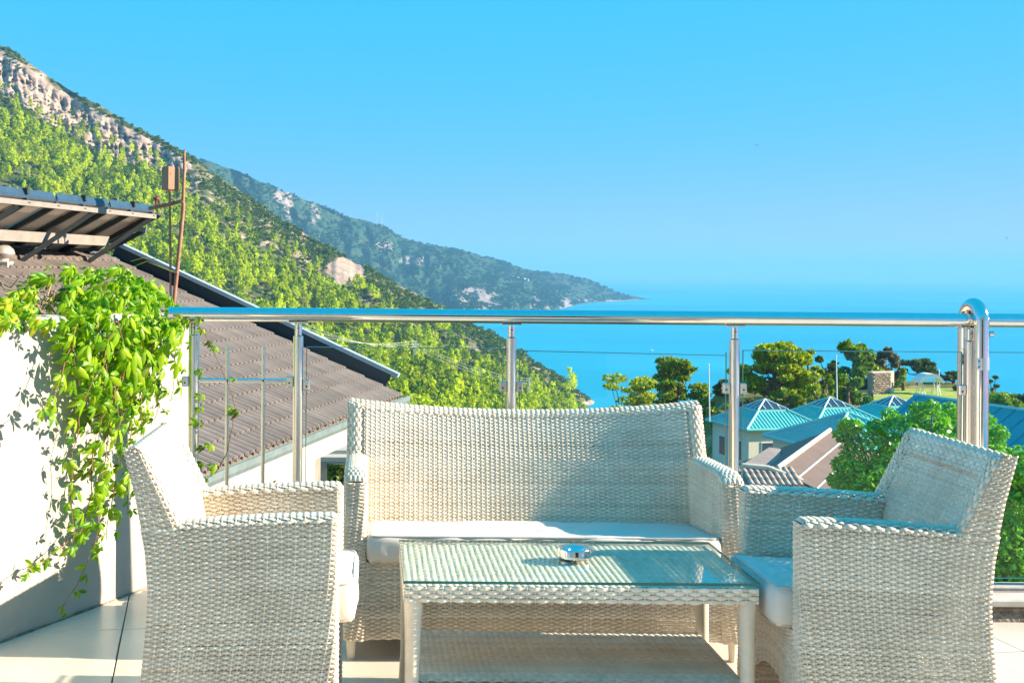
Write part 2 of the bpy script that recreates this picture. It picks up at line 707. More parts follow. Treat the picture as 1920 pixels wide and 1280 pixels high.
def in_clear(qx, qy):
    c = (np.abs(qx - 435) < 30) & (np.abs(qy - 447) < 9) | (np.abs(qx - 475) < 26) & (np.abs(qy - 459) < 6)
    c |= ((qx - 648) / 36) ** 2 + ((qy - 508) / 26) ** 2 < 1
    return c


def keep_pine(qx, qy, P):
    tl = np.interp(qx, [p[0] for p in TREELINE], [p[1] for p in TREELINE]) + (fbm(qx / 60, qy / 60, 3, 31) - 0.5) * 60
    d = fbm(P[:, 0] / 70, P[:, 1] / 90, 3, 33)
    return np.where(qy > tl, np.clip(0.15 + (d - 0.34) * 4.2, 0.06, 1), np.where(qy > tl - 45, 0.10, 0.0)) * (qx > -260) * ~in_clear(qx, qy)


def keep_shrub(qx, qy, P):
    tl = np.interp(qx, [p[0] for p in TREELINE], [p[1] for p in TREELINE])
    yb = qy - np.interp(qx, [p[0] for p in RIDGE], [p[1] for p in RIDGE])
    bd_ = np.interp(qx, [-700, 0, 200, 300, 345, 380], [95, 92, 86, 68, 40, 0])
    incl = (yb > 12) & (yb < bd_)
    d = fbm(P[:, 0] / 40, P[:, 1] / 50, 3, 35)
    k = np.clip((d - 0.30) * 3.4, 0.08, 0.95)
    return np.where(qy < tl + 25, k, 0.25) * np.where(incl, 0.12, 1) * (qx > -260) * ~in_clear(qx, qy)


P, qx, qy = sample_surface(A, 14500, keep_pine)
scatter("pine_forest", P, rng.uniform(0.6, 1.25, len(P)) * (0.95 + 0.8 * fbm(P[:, 0] / 45, P[:, 1] / 45, 2, 37)) * np.where(rng.random(len(P)) < 0.08, 1.45, 1), PINES)
P, qx, qy = sample_surface(A, 42000, keep_shrub)
scatter("mountain_scrub", P, rng.uniform(0.7, 1.9, len(P)) * np.where(rng.random(len(P)) < 0.15, 1.5, 1), SHRUBS)

# --- the far headland running out to a low cape
RIDGE2 = [(250, 250, 5100), (330, 281, 5200), (400, 306, 5300), (460, 326, 5400), (500, 346, 5500), (560, 370, 5700), (625, 396, 5900), (640, 404, 6000), (700, 416, 6200), (726, 428, 6300),
          (760, 448, 6400), (800, 457, 6500), (880, 472, 6800), (940, 491, 7100), (1000, 507, 7400), (1060, 513, 7700), (1100, 523, 7900), (1150, 545, 8150), (1185, 556, 8260), (1215, 560.5, 8330), (1238, 561.5, 8370), (1262, 566, 8360)]
SHORE2 = [(250, 600, 0), (700, 606, 0), (860, 603, 0), (950, 592, 0), (1000, 587, 0), (1050, 581, 0), (1062, 577, 0), (1100, 569, 0), (1150, 565.5, 0), (1200, 563.5, 0), (1238, 563.4, 0), (1262, 567, 0)]
px2 = np.concatenate([np.linspace(250, 1160, 300), np.linspace(1163, 1262, 60)])
ry2 = ipl(px2, RIDGE2, 1) + (fbm(px2 / 22, px2 * 0, 3, 41) - 0.5) * 5 + (fbm(px2 / 5, px2 * 0, 2, 42) - 0.5) * 2.4 * (px2 < 1140)
by2 = ipl(px2, SHORE2, 1) + 1.5
hor = PY + (px2 - PX) * math.tan(ROLL)
bd2 = np.clip((CH - SEA + 6) * F / (by2 - hor), 3600, 8330)


def far_depth(X, Y, q, D):
    g = (fbm(X / 55, q * 1.5 + X * 0, 4, 51) - 0.5) * 900 + (fbm(X / 16, Y / 22, 4, 52) - 0.5) * 260
    return D + g * np.sqrt(np.clip(q * 5, 0, 1)) * np.clip((1 - q) * 6, 0, 1) * np.clip((8400 - D) / 1800, 0.03, 1)


nb1 = nb
A2, nb = loft(px2, ry2, ipl(px2, RIDGE2, 2), by2, bd2, 130, far_depth, [(150, 30), (700, 300), (1500, 900)])
pX, pY = proj(A2)
q2 = (pY - ry2[None]) / np.maximum(by2 - ry2, 1)[None]
rock2 = 0.30 * sstep(0.55, 0.9, q2) + 0.25 * (fbm(pX / 30, pY / 14, 4, 61) - 0.35)
for (cx, cy, rx, ry_, w) in [(540, 385, 12, 40, .6), (520, 372, 16, 22, .5), (590, 402, 14, 26, .5), (775, 488, 26, 10, .9), (720, 462, 24, 14, .6), (880, 555, 55, 20, .75), (800, 455, 26, 5, .45), (1005, 575, 12, 20, .75), (1060, 570, 14, 12, .8), (905, 572, 22, 14, .8), (1150, 563, 90, 2.2, .9)]:
    rock2 = np.maximum(rock2, blob(cx, cy, rx, ry_) * w)
rock2[:nb] = 0.1
headland = terrain_object("headland", A2, rock2 + 0.10, mat_terrain("headland_rock_and_scrub", True))
P, qx, qy = sample_surface(A2, 15000, lambda x, y, P: np.clip((fbm(x / 18, y / 10, 3, 71) - 0.3) * 3, 0.05, 0.9) * (x < 1180))
scatter("headland_scrub", P, rng.uniform(2.2, 5.0, len(P)), FARBUSH)

# --- the slope below the terrace with its small promontory
RIGHT_PROFILE = ([0, 8, 20, 45, 60, 80, 92, 104, 126, 140, 180, 300, 520], [-4.5, -5, -6.2, -9.6, -12.4, -13.2, -12.4, -9.6, -9.2, -12, -40, -110, -185])


def ground_z(X, Y):
    X, Y = np.asarray(X, float), np.asarray(Y, float)
    left = -7 - (Y - 14) * 0.135
    Ye = Y + 24 * sstep(0.465, 0.515, X / np.maximum(Y, 1)) * sstep(90, 104, Y)
    right = np.interp(Ye, *RIGHT_PROFILE)
    w = sstep(0.205, 0.295, X / np.maximum(Y, 1))
    far_left = np.where(Y > 380, -56.4 - (Y - 380) * 0.45, left)
    z = far_left * (1 - w) + right * w
    return z + (fbm(X / 14, Y / 14, 4, 81) - 0.5) * np.clip(Y / 60, 0.2, 1.6) * np.where(w > 0.6, 0.5, 1.5)


gx, gy = np.meshgrid(np.concatenate([np.linspace(-160, -12, 30), np.linspace(-10, 95, 130), np.linspace(98, 260, 30)]), np.concatenate([np.linspace(5.6, 150, 150), np.linspace(155, 560, 60)]), indexing='ij')
G = np.stack([gx, gy, ground_z(gx, gy)], -1)
ground = obj("hillside_ground", mesh_np("hillside_ground", G.reshape(-1, 3), grid_faces(*gx.shape)[:, ::-1], mat_ground()))
ground["kind"] = "structure"

# ------------------------------------------------------------------ materials of the terrace
WALLW = surf("white_render", (0.46, 0.425, 0.38), (0.40, 0.365, 0.325), 3, 0.9, bump=0.25, bscale=45, bdist=0.004)
FLOORT = surf("cream_porcelain", (0.72, 0.65, 0.55), (0.58, 0.52, 0.44), 2.6, 0.32, spec=0.45, per_object=0.03)
GROUT = surf("grout", (0.22, 0.15, 0.10), (0.12, 0.08, 0.06), 14, 0.9)
KERB = surf("kerb_stone", (0.62, 0.56, 0.50), (0.44, 0.38, 0.33), 9, 0.85, bump=0.3, bscale=60)
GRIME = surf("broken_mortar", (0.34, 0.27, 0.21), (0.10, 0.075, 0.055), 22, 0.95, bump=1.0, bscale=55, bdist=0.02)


def mat_wicker():
    t = NT("resin_wicker")
    g = t.new("ShaderNodeNewGeometry")
    col = t.ramp(g.outputs["Random Per Island"], [(0.0, (0.69, 0.59, 0.46)), (1.0, (0.87, 0.78, 0.645))])
    col = t.mix(t.ramp(t.noise(7, 6, 0.7), [(0.42, (0.0, 0.0, 0.0)), (0.72, (0.5, 0.5, 0.5))]), col, (0.46, 0.37, 0.27))
    t.set(0.42, 0, 0.4, col)
    return t.m


WICK = mat_wicker()
FABRIC = surf("cushion_canvas", (0.70, 0.655, 0.60), (0.63, 0.59, 0.54), 7, 0.85, bump=0.25, bscale=900, bdist=0.0006, spec=0.2)
PIPING = surf("cushion_piping", (0.56, 0.52, 0.47), (0.48, 0.44, 0.40), 30, 0.8)
CHROME = surf("polished_steel", (0.80, 0.79, 0.77), (0.74, 0.73, 0.71), 30, 0.10, 1.0)
BRUSH = surf("brushed_steel", (0.76, 0.75, 0.73), (0.66, 0.66, 0.64), 60, 0.30, 1.0, stretch=(1, 1, 0.03))
BLACK = surf("dark_screw", (0.03, 0.03, 0.03), (0.015, 0.015, 0.015), 20, 0.5)
GLASS = clear_glass("railing_glass", (0.985, 0.995, 0.99), 1.45)
TGLASS = clear_glass("table_glass", (0.88, 0.985, 0.955), 1.45)
TEDGE = surf("glass_edge_green", (0.0, 0.16, 0.14), (0.0, 0.10, 0.09), 8, 0.1, spec=0.6)
GEDGE = surf("glass_edge_thin", (0.10, 0.30, 0.30), (0.06, 0.2, 0.2), 8, 0.15, spec=0.6)

# ------------------------------------------------------------------ terrace floor: a bed with single tiles on it
FR = R(8)                       # the tiles lie at an angle to the railing
fl = MB().add([(-3.2, -3.2, -0.012), (4.2, -3.2, -0.012), (4.2, 4.62, -0.012), (-3.2, 4.62, -0.012), (-3.2, -3.2, -0.4), (4.2, -3.2, -0.4), (4.2, 4.62, -0.4), (-3.2, 4.62, -0.4)],
              [(0, 1, 2, 3), (7, 6, 5, 4), (0, 4, 5, 1), (1, 5, 6, 2), (2, 6, 7, 3), (3, 7, 4, 0)]).build("terrace_floor", GROUT)
fl["kind"] = "structure"
TS = 0.60
O0 = Vector((-0.855, 4.375, 0))
ex, ey = Vector((math.cos(FR), math.sin(FR), 0)), Vector((-math.sin(FR), math.cos(FR), 0))
tile_me = MB().box((0, 0, -0.006), (TS - 0.005, TS - 0.005, 0.012), 0.0015).mesh("floor_tile", FLOORT)
cnt = 0
YB = 4.55                       # inner face of the kerb
for i in range(-6, 9):
    for j in range(-13, 4):
        c = O0 + ex * TS * (i + 0.5) + ey * TS * (j + 0.5)
        YB = 5.45 if c.x < -0.42 else 4.55
        cs = [c + ex * a * (TS - 0.005) / 2 + ey * b * (TS - 0.005) / 2 for a, b in ((-1, -1), (1, -1), (1, 1), (-1, 1))]
        if c.x < -2.6 or c.x > 3.9 or c.y < -2.9 or min(p.y for p in cs) > YB:
            continue
        if max(p.y for p in cs) <= YB:
            o = obj("floor_tile", tile_me, fl)
            o.location = c
            o.rotation_euler = (0, 0, FR)
        else:                   # cut along the kerb
            poly = []
            for k in range(4):
                a, b = cs[k], cs[(k + 1) % 4]
                if a.y <= YB:
                    poly.append(a)
                if (a.y - YB) * (b.y - YB) < 0:
                    poly.append(a.lerp(b, (YB - a.y) / (b.y - a.y)))
            m = MB().prism([Vector((p.x, p.y, -0.012)) for p in poly], (0, 0, 0.012))
            m.build("floor_tile", FLOORT, fl)
        cnt += 1

YB = 4.55
MB().box((-2.0, 5.05, -0.21), (2.5, 0.856, 0.396)).build("bed_corner", GROUT, fl)
# kerb under the railing
kb = thing("kerb", "low pale stone kerb with crumbling dark mortar under the steel railing", "kerb")
m = MB()
n = 120
xs = np.linspace(-0.76, 4.2, n)
prof = []
vs, fs = [], []
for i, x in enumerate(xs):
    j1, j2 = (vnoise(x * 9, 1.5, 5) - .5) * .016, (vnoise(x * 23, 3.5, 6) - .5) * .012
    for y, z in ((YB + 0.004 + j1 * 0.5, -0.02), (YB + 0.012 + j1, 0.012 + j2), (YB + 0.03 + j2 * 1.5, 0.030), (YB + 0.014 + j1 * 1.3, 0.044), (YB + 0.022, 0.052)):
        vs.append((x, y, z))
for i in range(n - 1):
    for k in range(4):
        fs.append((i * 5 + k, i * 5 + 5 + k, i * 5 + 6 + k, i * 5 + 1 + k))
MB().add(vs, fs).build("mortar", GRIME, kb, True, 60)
MB().box((1.72, YB + 0.010 + 0.06, 0.064), (4.96, 0.12, 0.024), 0.004).build("coping", KERB, kb)
MB().box((1.72, YB + 0.16, 0.062), (4.96, 0.055, 0.012), 0.003).build("drip_channel", surf("kerb_joint", (0.34, 0.28, 0.27), (0.26, 0.21, 0.21), 12, 0.9), kb)
MB().box((1.72, YB + 0.235, 0.067), (4.96, 0.085, 0.026), 0.004).build("coping", KERB, kb)
MB().box((1.72, YB + 0.21, -0.18), (4.96, 0.30, 0.46)).build("kerb_core", WALLW, kb)

# ------------------------------------------------------------------ weaving
def weave(f, lu, lv, pu=0.018, pv=0.0066, A=0.0029, wst=0.0050, flip=1, sub=4, jit=0.0005):
    """plain weave over the patch f(u, v); strands run along u (length lu), stakes along v (length lv)"""
    ns, nr = max(2, int(round(lu / pu))), max(2, int(round(lv / pv)))
    e = 1e-3

    def frame(U, V):
        P = f(U, V)
        u0, u1 = np.clip(U - e, 0, 1), np.clip(U + e, 0, 1)
        v0, v1 = np.clip(V - e, 0, 1), np.clip(V + e, 0, 1)
        Tu, Tv = f(u1, V) - f(u0, V), f(U, v1) - f(U, v0)
        Tu /= np.linalg.norm(Tu, axis=-1, keepdims=True) + 1e-12
        Tv /= np.linalg.norm(Tv, axis=-1, keepdims=True) + 1e-12
        N = np.cross(Tu, Tv) * flip
        N /= np.linalg.norm(N, axis=-1, keepdims=True) + 1e-12
        return P, Tu, Tv, N
    # strands
    M = sub * ns + 1
    U, V = np.meshgrid(np.linspace(0, 1, M), (np.arange(nr) + 0.5) / nr, indexing='xy')
    P, Tu, Tv, N = frame(U, V)
    r = np.arange(nr)[:, None]
    wv = np.cos(PI * (U * ns - 0.5 + r))
    wv = np.sign(wv) * np.abs(wv) ** 0.9
    w = lv / nr
    off = (rng.normal(size=(nr, 1)) * jit + (vnoise(U * ns * 0.7, r * 3.1 + U * 0, 9) - 0.5) * jit * 3)[..., None]
    wid = w * (0.96 + 0.20 * wv)[..., None]
    C = P + N * (A * wv)[..., None] + Tv * off
    S_ = np.stack([C - Tv * wid / 2 - N * 0.0007, C + N * 0.0022, C + Tv * wid / 2 - N * 0.0007], 2)   # nr, M, 3, 3
    base = (np.arange(nr)[:, None, None] * M + np.arange(M - 1)[None, :, None]) * 3 + np.arange(2)[None, None]
    Q1 = np.stack([base, base + 3, base + 4, base + 1], -1).reshape(-1, 4)
    # stakes
    Mv = nr // 2 + 2
    U2, V2 = np.meshgrid((np.arange(ns) + 0.5) / ns, np.linspace(0, 1, Mv), indexing='ij')
    P, Tu, Tv, N = frame(U2, V2)
    hs = wst / 2
    S2 = np.stack([P - Tu * hs - N * 0.0006, P + N * 0.0028, P + Tu * hs - N * 0.0006], 2)
    b2 = (np.arange(ns)[:, None, None] * Mv + np.arange(Mv - 1)[None, :, None]) * 3 + np.arange(2)[None, None] + nr * M * 3
    Q2 = np.stack([b2, b2 + 3, b2 + 4, b2 + 1], -1).reshape(-1, 4)
    return np.concatenate([S_.reshape(-1, 3), S2.reshape(-1, 3)]), np.concatenate([Q1, Q2])


def woven(name, patches, parent, extra=None):
    vs, qs, b = [], [], 0
    for V, Q in patches:
        vs.append(V)
        qs.append(Q + b)
        b += len(V)
    o = obj(name, mesh_np(name, np.concatenate(vs), np.concatenate(qs), WICK, True), parent, "stuff")
    return o


def path_fn(pts, closed=False):
    """arc-length parametrised polyline in the plane: g(u) -> (a, b)"""
    p = np.array(pts, float)
    L = np.concatenate([[0], np.cumsum(np.linalg.norm(np.diff(p, axis=0), axis=1))])
    return (lambda u: (np.interp(u * L[-1], L, p[:, 0]), np.interp(u * L[-1], L, p[:, 1]))), L[-1]


def arc(c, r, a0, a1, n=6):
    return [(c[0] + r * math.cos(R(a0 + (a1 - a0) * i / n)), c[1] + r * math.sin(R(a0 + (a1 - a0) * i / n))) for i in range(n + 1)]


def patch4(p00, p10, p11, p01):
    p00, p10, p11, p01 = map(np.array, (p00, p10, p11, p01))

    def f(U, V):
        U, V = U[..., None], V[..., None]
        return p00 * (1 - U) * (1 - V) + p10 * U * (1 - V) + p11 * U * V + p01 * (1 - U) * V
    return f


# ---- chair: local x runs backwards from the front (x = -s), y across, z up
ZR = [0.0, 0.10, 0.196, 0.32, 0.427, 0.535, 0.67, 0.793]
SR = [0.528, 0.514, 0.503, 0.491, 0.487, 0.495, 0.521, 0.554]


def s_rear(z):
    return np.interp(z, ZR, SR)


def z_arm(s):
    return 0.618 - 0.022 * np.clip(s / 0.42, 0, 1.3) ** 1.6


def s_face(z):
    z = np.asarray(z, float)
    return np.where(z > 0.595, 0.413 + (z - 0.595) * 0.50, 0.413 - (0.595 - z) * 0.22)


CW, CT = 0.56, 0.075


def arm_patches(y_out, sgn, T, rear, face, zarm, z0=0.025, zin=0.30):
    """one arm: rows run round it from the outer back corner over the front to the inner back corner; a cap on top"""
    r = 0.016
    yo, yi = y_out, y_out - sgn * T

    def wrap(U, V):
        zn = z0 + V * (0.60 - z0)
        sr_, sf_ = rear(zn), face(zn)
        Lo, Lf, Li = sr_ - r, T - 2 * r, sf_ - r
        q = PI / 2 * r
        tot = Lo + q + Lf + q + Li
        a = U * tot
        s = np.zeros_like(a); y = np.zeros_like(a)
        m = a <= Lo
        s = np.where(m, sr_ - a, s); y = np.where(m, yo, y)
        a2 = a - Lo
        m = (a2 > 0) & (a2 <= q)
        th = np.clip(a2 / r, 0, PI / 2)
        s = np.where(m, r - r * np.sin(th), s); y = np.where(m, yo - sgn * (r - r * np.cos(th)), y)
        a3 = a2 - q
        m = (a3 > 0) & (a3 <= Lf)
        s = np.where(m, 0, s); y = np.where(m, yo - sgn * (r + a3), y)
        a4 = a3 - Lf
        m = (a4 > 0) & (a4 <= q)
        th = np.clip(a4 / r, 0, PI / 2)
        s = np.where(m, r - r * np.cos(th), s); y = np.where(m, yi + sgn * (r - r * np.sin(th)), y)
        a5 = a4 - q
        m = a5 > 0
        s = np.where(m, r + a5, s); y = np.where(m, yi, y)
        z = z0 + V * (zarm(np.minimum(s, 0.46)) - 0.006 - z0)
        return np.stack([-s, y, z], -1)

    def cap(U, V):
        s = 0.004 + U * (0.415 - 0.004)
        b = (V - 0.5) * 2
        hgt = np.sqrt(np.clip(1 - (np.abs(b) ** 3.2), 0, 1))
        ff = np.sqrt(np.clip(1 - np.clip(1 - s / 0.022, 0, 1) ** 2, 0, 1))
        y = yo - sgn * (T * (V * 1.04 - 0.02))
        return np.stack([-s, y, zarm(s) - 0.014 + 0.018 * hgt * ff], -1)
    return [weave(wrap, 0.96, 0.585, flip=-sgn), weave(cap, 0.41, T * 1.25, flip=sgn, pv=0.0085)]


def make_chair(label):
    t = thing("wicker_armchair", label, "armchair", group="woven armchairs either side of the coffee table")
    for sgn in (1, -1):
        P = arm_patches(sgn * CW / 2, sgn, CT, s_rear, s_face, z_arm)

        def strip(U, V, sgn=sgn):           # side of the back above the arm
            z = 0.572 + V * (0.787 - 0.572)
            a, b = s_face(z), s_rear(z)
            s = a + U * (b - a)
            return np.stack([-s, np.full_like(s, sgn * CW / 2), z + 0.006 * U], -1)
        P.append(weave(strip, 0.062, 0.21, flip=sgn, pu=0.016))
        woven("arm", P, t)
    bw = 0.052                               # woven border round the back

    def face_fn(y0, y1, z0, z1, d=0.0):
        def f(U, V):
            y = y0 + U * (y1 - y0)
            z = z0 + V * (z1 - z0)
            bow = 0.010 * (1 - (y / (CW / 2 - 0.03)) ** 2)
            return np.stack([-(s_face(z) + bow + d), y, z], -1)
        return f
    Pf = [weave(face_fn(-CW / 2 + bw - 0.012, CW / 2 - bw + 0.012, 0.36, 0.75, 0.001), CW - 2 * bw + 0.024, 0.42, flip=1)]
    woven("backrest", Pf, t)
    Pb = []
    for sgn in (1, -1):
        def side(U, V, sgn=sgn):             # border beside the panel: strands run up the edge
            z = 0.57 + U * (0.787 - 0.57)
            y = sgn * (CW / 2 - bw * V)
            rnd = 0.010 * (1 - np.abs(V * 2 - 1) ** 2.5)
            return np.stack([-(s_face(z) - rnd), y, z], -1)
        Pb.append(weave(side, 0.245, bw * 1.1, flip=sgn, pu=0.017, pv=0.0095))

    def top(U, V):                           # roll over the top edge
        y = -CW / 2 + U * CW
        a = V * PI * 1.02 - 0.1
        zt, th = 0.770, 0.023
        s0 = s_face(zt) + 0.024
        return np.stack([-(s0 - th * np.cos(a)), y, zt + 0.024 * np.sin(a) + 0.0 * y], -1)
    Pb.append(weave(top, CW, 0.085, flip=1, pv=0.0085))

    def tface(U, V):
        y = -CW / 2 + bw * 0.6 + U * (CW - bw * 1.2)
        z = 0.735 + V * 0.038
        return np.stack([-(s_face(z) - 0.002), y, z], -1)
    Pb.append(weave(tface, CW - bw, 0.04, flip=1, pv=0.0095))
    woven("backrest_border", Pb, t)

    def rear(U, V):
        y = -CW / 2 + 0.004 + U * (CW - 0.008)
        z = 0.025 + V * (0.785 - 0.025)
        return np.stack([-s_rear(z), y, z], -1)
    woven("rear_panel", [weave(rear, CW, 0.77, flip=-1, sub=3)], t)

    def apron(U, V):
        y = (-CW / 2 + CT) + U * (CW - 2 * CT)
        zb = 0.055 + 0.115 * (1 - np.abs(U * 2 - 1) ** 2.2)
        z = zb + V * (0.315 - zb)
        return np.stack([-(0.012 + 0 * z), y, z], -1)
    woven("front_apron", [weave(apron, CW - 2 * CT, 0.26, flip=1)], t)
    MB().box((-0.215, 0, 0.298), (0.39, CW - 2 * CT, 0.016)).build("seat_deck", WICK, t)
    for sx in (-0.03, -0.49):
        for sy in (-1, 1):
            MB().lathe([(0.012, 0), (0.014, 0.004), (0.014, 0.03)], 10, (sx, sy * (CW / 2 - CT / 2), 0)).build("foot", BLACK, t, True)
    return t


YL = 3.50                      # both armchairs stand at the same depth, facing each other
ch1 = make_chair("left wicker armchair with sunlit backrest in front of the creeper wall")
ch1.location = (-0.078, YL, 0)
ch2 = dup(ch1, (1.112, YL - 0.01, 0), PI, "right wicker armchair with shaded seat turning its sunlit side to the camera")


def cushion_mesh(name, sx, sy, sz, crown=0.010, puff=0.006, seed=1, droop=0.0):
    """boxed seat pad: soft top, slightly bulging sides"""
    nx, ny, nz = 34, int(34 * max(1, sy / sx)), 8
    vs, idx, fs = [], {}, []

    def key(i, j, k):
        if (i, j, k) in idx:
            return idx[(i, j, k)]
        u, v, w = i / nx * 2 - 1, j / ny * 2 - 1, k / nz * 2 - 1
        e = 0.90
        x = u * sx / 2; y = v * sy / 2; z = w * sz / 2
        ru, rv, rw = np.clip((abs(u) - e) / (1 - e), 0, 1), np.clip((abs(v) - e) / (1 - e), 0, 1), np.clip((abs(w) - .55) / .45, 0, 1)
        rr = 0.012
        x -= np.sign(u) * rr * (1 - math.sqrt(max(0, 1 - max(rw, rv) ** 2 * 0.9)))
        y -= np.sign(v) * rr * (1 - math.sqrt(max(0, 1 - max(rw, ru) ** 2 * 0.9)))
        x += np.sign(u) * puff * (1 - w * w) * (abs(u) ** 8)
        y += np.sign(v) * puff * (1 - w * w) * (abs(v) ** 8)
        z += w * crown * (1 - u ** 4) * (1 - v ** 4) * (1 if w > 0 else 0)
        wr = float(fbm(np.array(x * 9 + seed), np.array(y * 9 + z * 12), 3, seed)) - 0.5
        cr = abs(float(vnoise(np.array(x * 26 + y * 14 + seed), np.array(y * 7 - x * 4), seed)) - 0.5) * 2
        z += (wr * 0.010 - (1 - cr) ** 4 * 0.004) * (w > 0)
        x += np.sign(u) * (wr * 0.012 - (1 - cr) ** 4 * 0.003) * abs(u) ** 8
        z += droop * (u * 0.5)
        idx[(i, j, k)] = len(vs)
        vs.append((x, y, z))
        return idx[(i, j, k)]
    for i in range(nx):
        for j in range(ny):
            fs.append((key(i, j, nz), key(i + 1, j, nz), key(i + 1, j + 1, nz), key(i, j + 1, nz)))
            fs.append((key(i, j + 1, 0), key(i + 1, j + 1, 0), key(i + 1, j, 0), key(i, j, 0)))
    for i in range(nx):
        for k in range(nz):
            fs.append((key(i, 0, k), key(i + 1, 0, k), key(i + 1, 0, k + 1), key(i, 0, k + 1)))
            fs.append((key(i, ny, k + 1), key(i + 1, ny, k + 1), key(i + 1, ny, k), key(i, ny, k)))
    for j in range(ny):
        for k in range(nz):
            fs.append((key(nx, j, k), key(nx, j + 1, k), key(nx, j + 1, k + 1), key(nx, j, k + 1)))
            fs.append((key(0, j, k + 1), key(0, j + 1, k + 1), key(0, j + 1, k), key(0, j, k)))
    me = bpy.data.meshes.new(name)
    me.from_pydata(vs, [], fs)
    me.polygons.foreach_set("use_smooth", [True] * len(fs))
    me.materials.append(FABRIC)
    me.update()
    return me


def cushion(loc, rz, sx, sy, sz, label, seed, droop=0.0, **kw):
    t = thing("seat_cushion", label, "cushion", loc, rz, "cream seat cushions of the wicker set")
    obj("pad", cushion_mesh("pad", sx, sy, sz, seed=seed, droop=droop, **kw), t)
    a, b, h = sx / 2 - 0.004, sy / 2 - 0.004, sz / 2 - 0.006
    for w in (1, -1):
        pts = []
        for cx, cy, a0 in ((a - .03, b - .03, 0), (-a + .03, b - .03, 90), (-a + .03, -b + .03, 180), (a - .03, -b + .03, 270)):
            pts += arc((cx, cy), 0.03, a0, a0 + 90, 5)
        pts.append(pts[0])
        MB().tube([(x, y, w * h + droop * (x / sx) + (0.004 if w > 0 else 0)) for x, y in pts], 0.0032, 6).build("piping", PIPING, t, True)
    return t


cw_in = CW - 2 * CT - 0.006
cushion((-0.078 - 0.165, YL, 0.367), 0, 0.42, cw_in, 0.105, "cream cushion on the left armchair, front corner showing past its arm", 3, 0.03)
cushion((1.112 + 0.165, YL - 0.01, 0.367), PI, 0.42, cw_in, 0.105, "cream cushion lying in blue shade on the right armchair", 5, 0.03)

# ------------------------------------------------------------------ sofa
SX0, SX1, SY = -0.075, 1.208, 4.03
SW = SX1 - SX0
sofa = thing("wicker_sofa", "curved two-seat wicker sofa with its back to the glass railing", "sofa", ((SX0 + SX1) / 2, SY, 0), PI / 2 * 0)
# arms are built in chair axes (front at x=0, going to -x) and turned so that the front looks at the camera
ST = 0.068


def sofa_rear(z):
    return np.interp(z, [0, .1, .2, .32, .43, .54, .67, .80], [.60, .585, .575, .565, .562, .57, .594, .63])


def sofa_face(z):
    z = np.asarray(z, float)
    return np.where(z > 0.58, 0.440 + (z - 0.58) * 0.42, 0.440 - (0.58 - z) * 0.2)


def sofa_zarm(s):
    return 0.610 - 0.030 * np.clip(1 - s / 0.10, 0, 1) ** 2.2 - 0.008 * np.clip(s / 0.44, 0, 1)


def to_sofa(pt):
    V, Q = pt
    return np.stack([-V[:, 1], -V[:, 0], V[:, 2]], -1), Q


for sgn in (1, -1):
    P = [to_sofa(p) for p in arm_patches(sgn * SW / 2, sgn, ST, sofa_rear, sofa_face, sofa_zarm, z0=0.065)]
    woven("arm", P, sofa)


def sofa_top(x):
    return 0.788 - 0.042 * (1 - (np.abs(x) / (SW / 2)) ** 2)


def bow(x, z):
    h = SW / 2 - 0.06
    return 0.088 * (1 - np.clip(np.abs(x) / h, 0, 1) ** 2.0) * (0.75 + 0.25 * np.clip((z - 0.35) / 0.4, 0, 1))


wg = 0.058


def sofa_back(U, V):
    x = (-SW / 2 + wg) + U * (SW - 2 * wg)
    z = 0.33 + V * (sofa_top(x) - 0.010 - 0.33)
    return np.stack([x, sofa_face(z) + bow(x, z), z], -1)


woven("backrest", [weave(sofa_back, SW - 2 * wg + 0.04, 0.45, flip=1)], sofa)
Pw = []
for sgn in (1, -1):
    def wing(U, V, sgn=sgn):
        z = 0.565 + U * (sofa_top(SW / 2) - 0.012 - 0.565)
        x = sgn * (SW / 2 - wg * (1 - V) * 1.0) + 0 * U
        rnd = 0.016 * np.clip(1 - np.abs(V * 2 - 1) ** 2.4, 0, 1)
        return np.stack([x, sofa_face(z) + 0.012 - rnd, z], -1)
    Pw.append(weave(wing, 0.235, wg * 1.12, flip=-sgn, pu=0.0185, pv=0.0092, A=0.0028))

    def wside(U, V, sgn=sgn):
        z = 0.565 + V * (sofa_top(SW / 2) - 0.012 - 0.565)
        a, b = sofa_face(z) + 0.010, sofa_rear(z)
        return np.stack([sgn * SW / 2 + 0 * U, a + U * (b - a), z], -1)
    Pw.append(weave(wside, 0.12, 0.235, flip=sgn))
woven("backrest_border", Pw, sofa)


def sofa_roll(U, V):
    x = -SW / 2 + 0.004 + U * (SW - 0.008)
    zt = sofa_top(x) - 0.024
    ya, yb2 = sofa_face(zt) + bow(x, zt) * (np.abs(x) < SW / 2 - 0.05), sofa_rear(zt)
    yb2 = np.maximum(yb2, ya + 0.035)
    a = V * PI
    mid, half = (ya + yb2) / 2, (yb2 - ya) / 2
    return np.stack([x, mid - half * np.cos(a), zt + 0.024 * np.sin(a)], -1)


woven("top_roll", [weave(sofa_roll, SW, 0.12, flip=1, pv=0.0085)], sofa)


def sofa_rearp(U, V):
    x = -SW / 2 + 0.004 + U * (SW - 0.008)
    z = 0.065 + V * (sofa_top(x) - 0.02 - 0.065)
    y = np.maximum(sofa_rear(z), sofa_face(z) + bow(x, z) + 0.035)
    return np.stack([x, y, z], -1)


woven("rear_panel", [weave(sofa_rearp, SW, 0.70, flip=-1, sub=2, pu=0.03, pv=0.012)], sofa)


def sofa_apron(U, V):
    x = (-SW / 2 + ST - 0.004) + U * (SW - 2 * ST + 0.008)
    zb = 0.066 + 0.010 * (1 - np.abs(U * 2 - 1) ** 3)
    return np.stack([x, 0.010 + 0 * x, zb + V * (0.318 - zb)], -1)


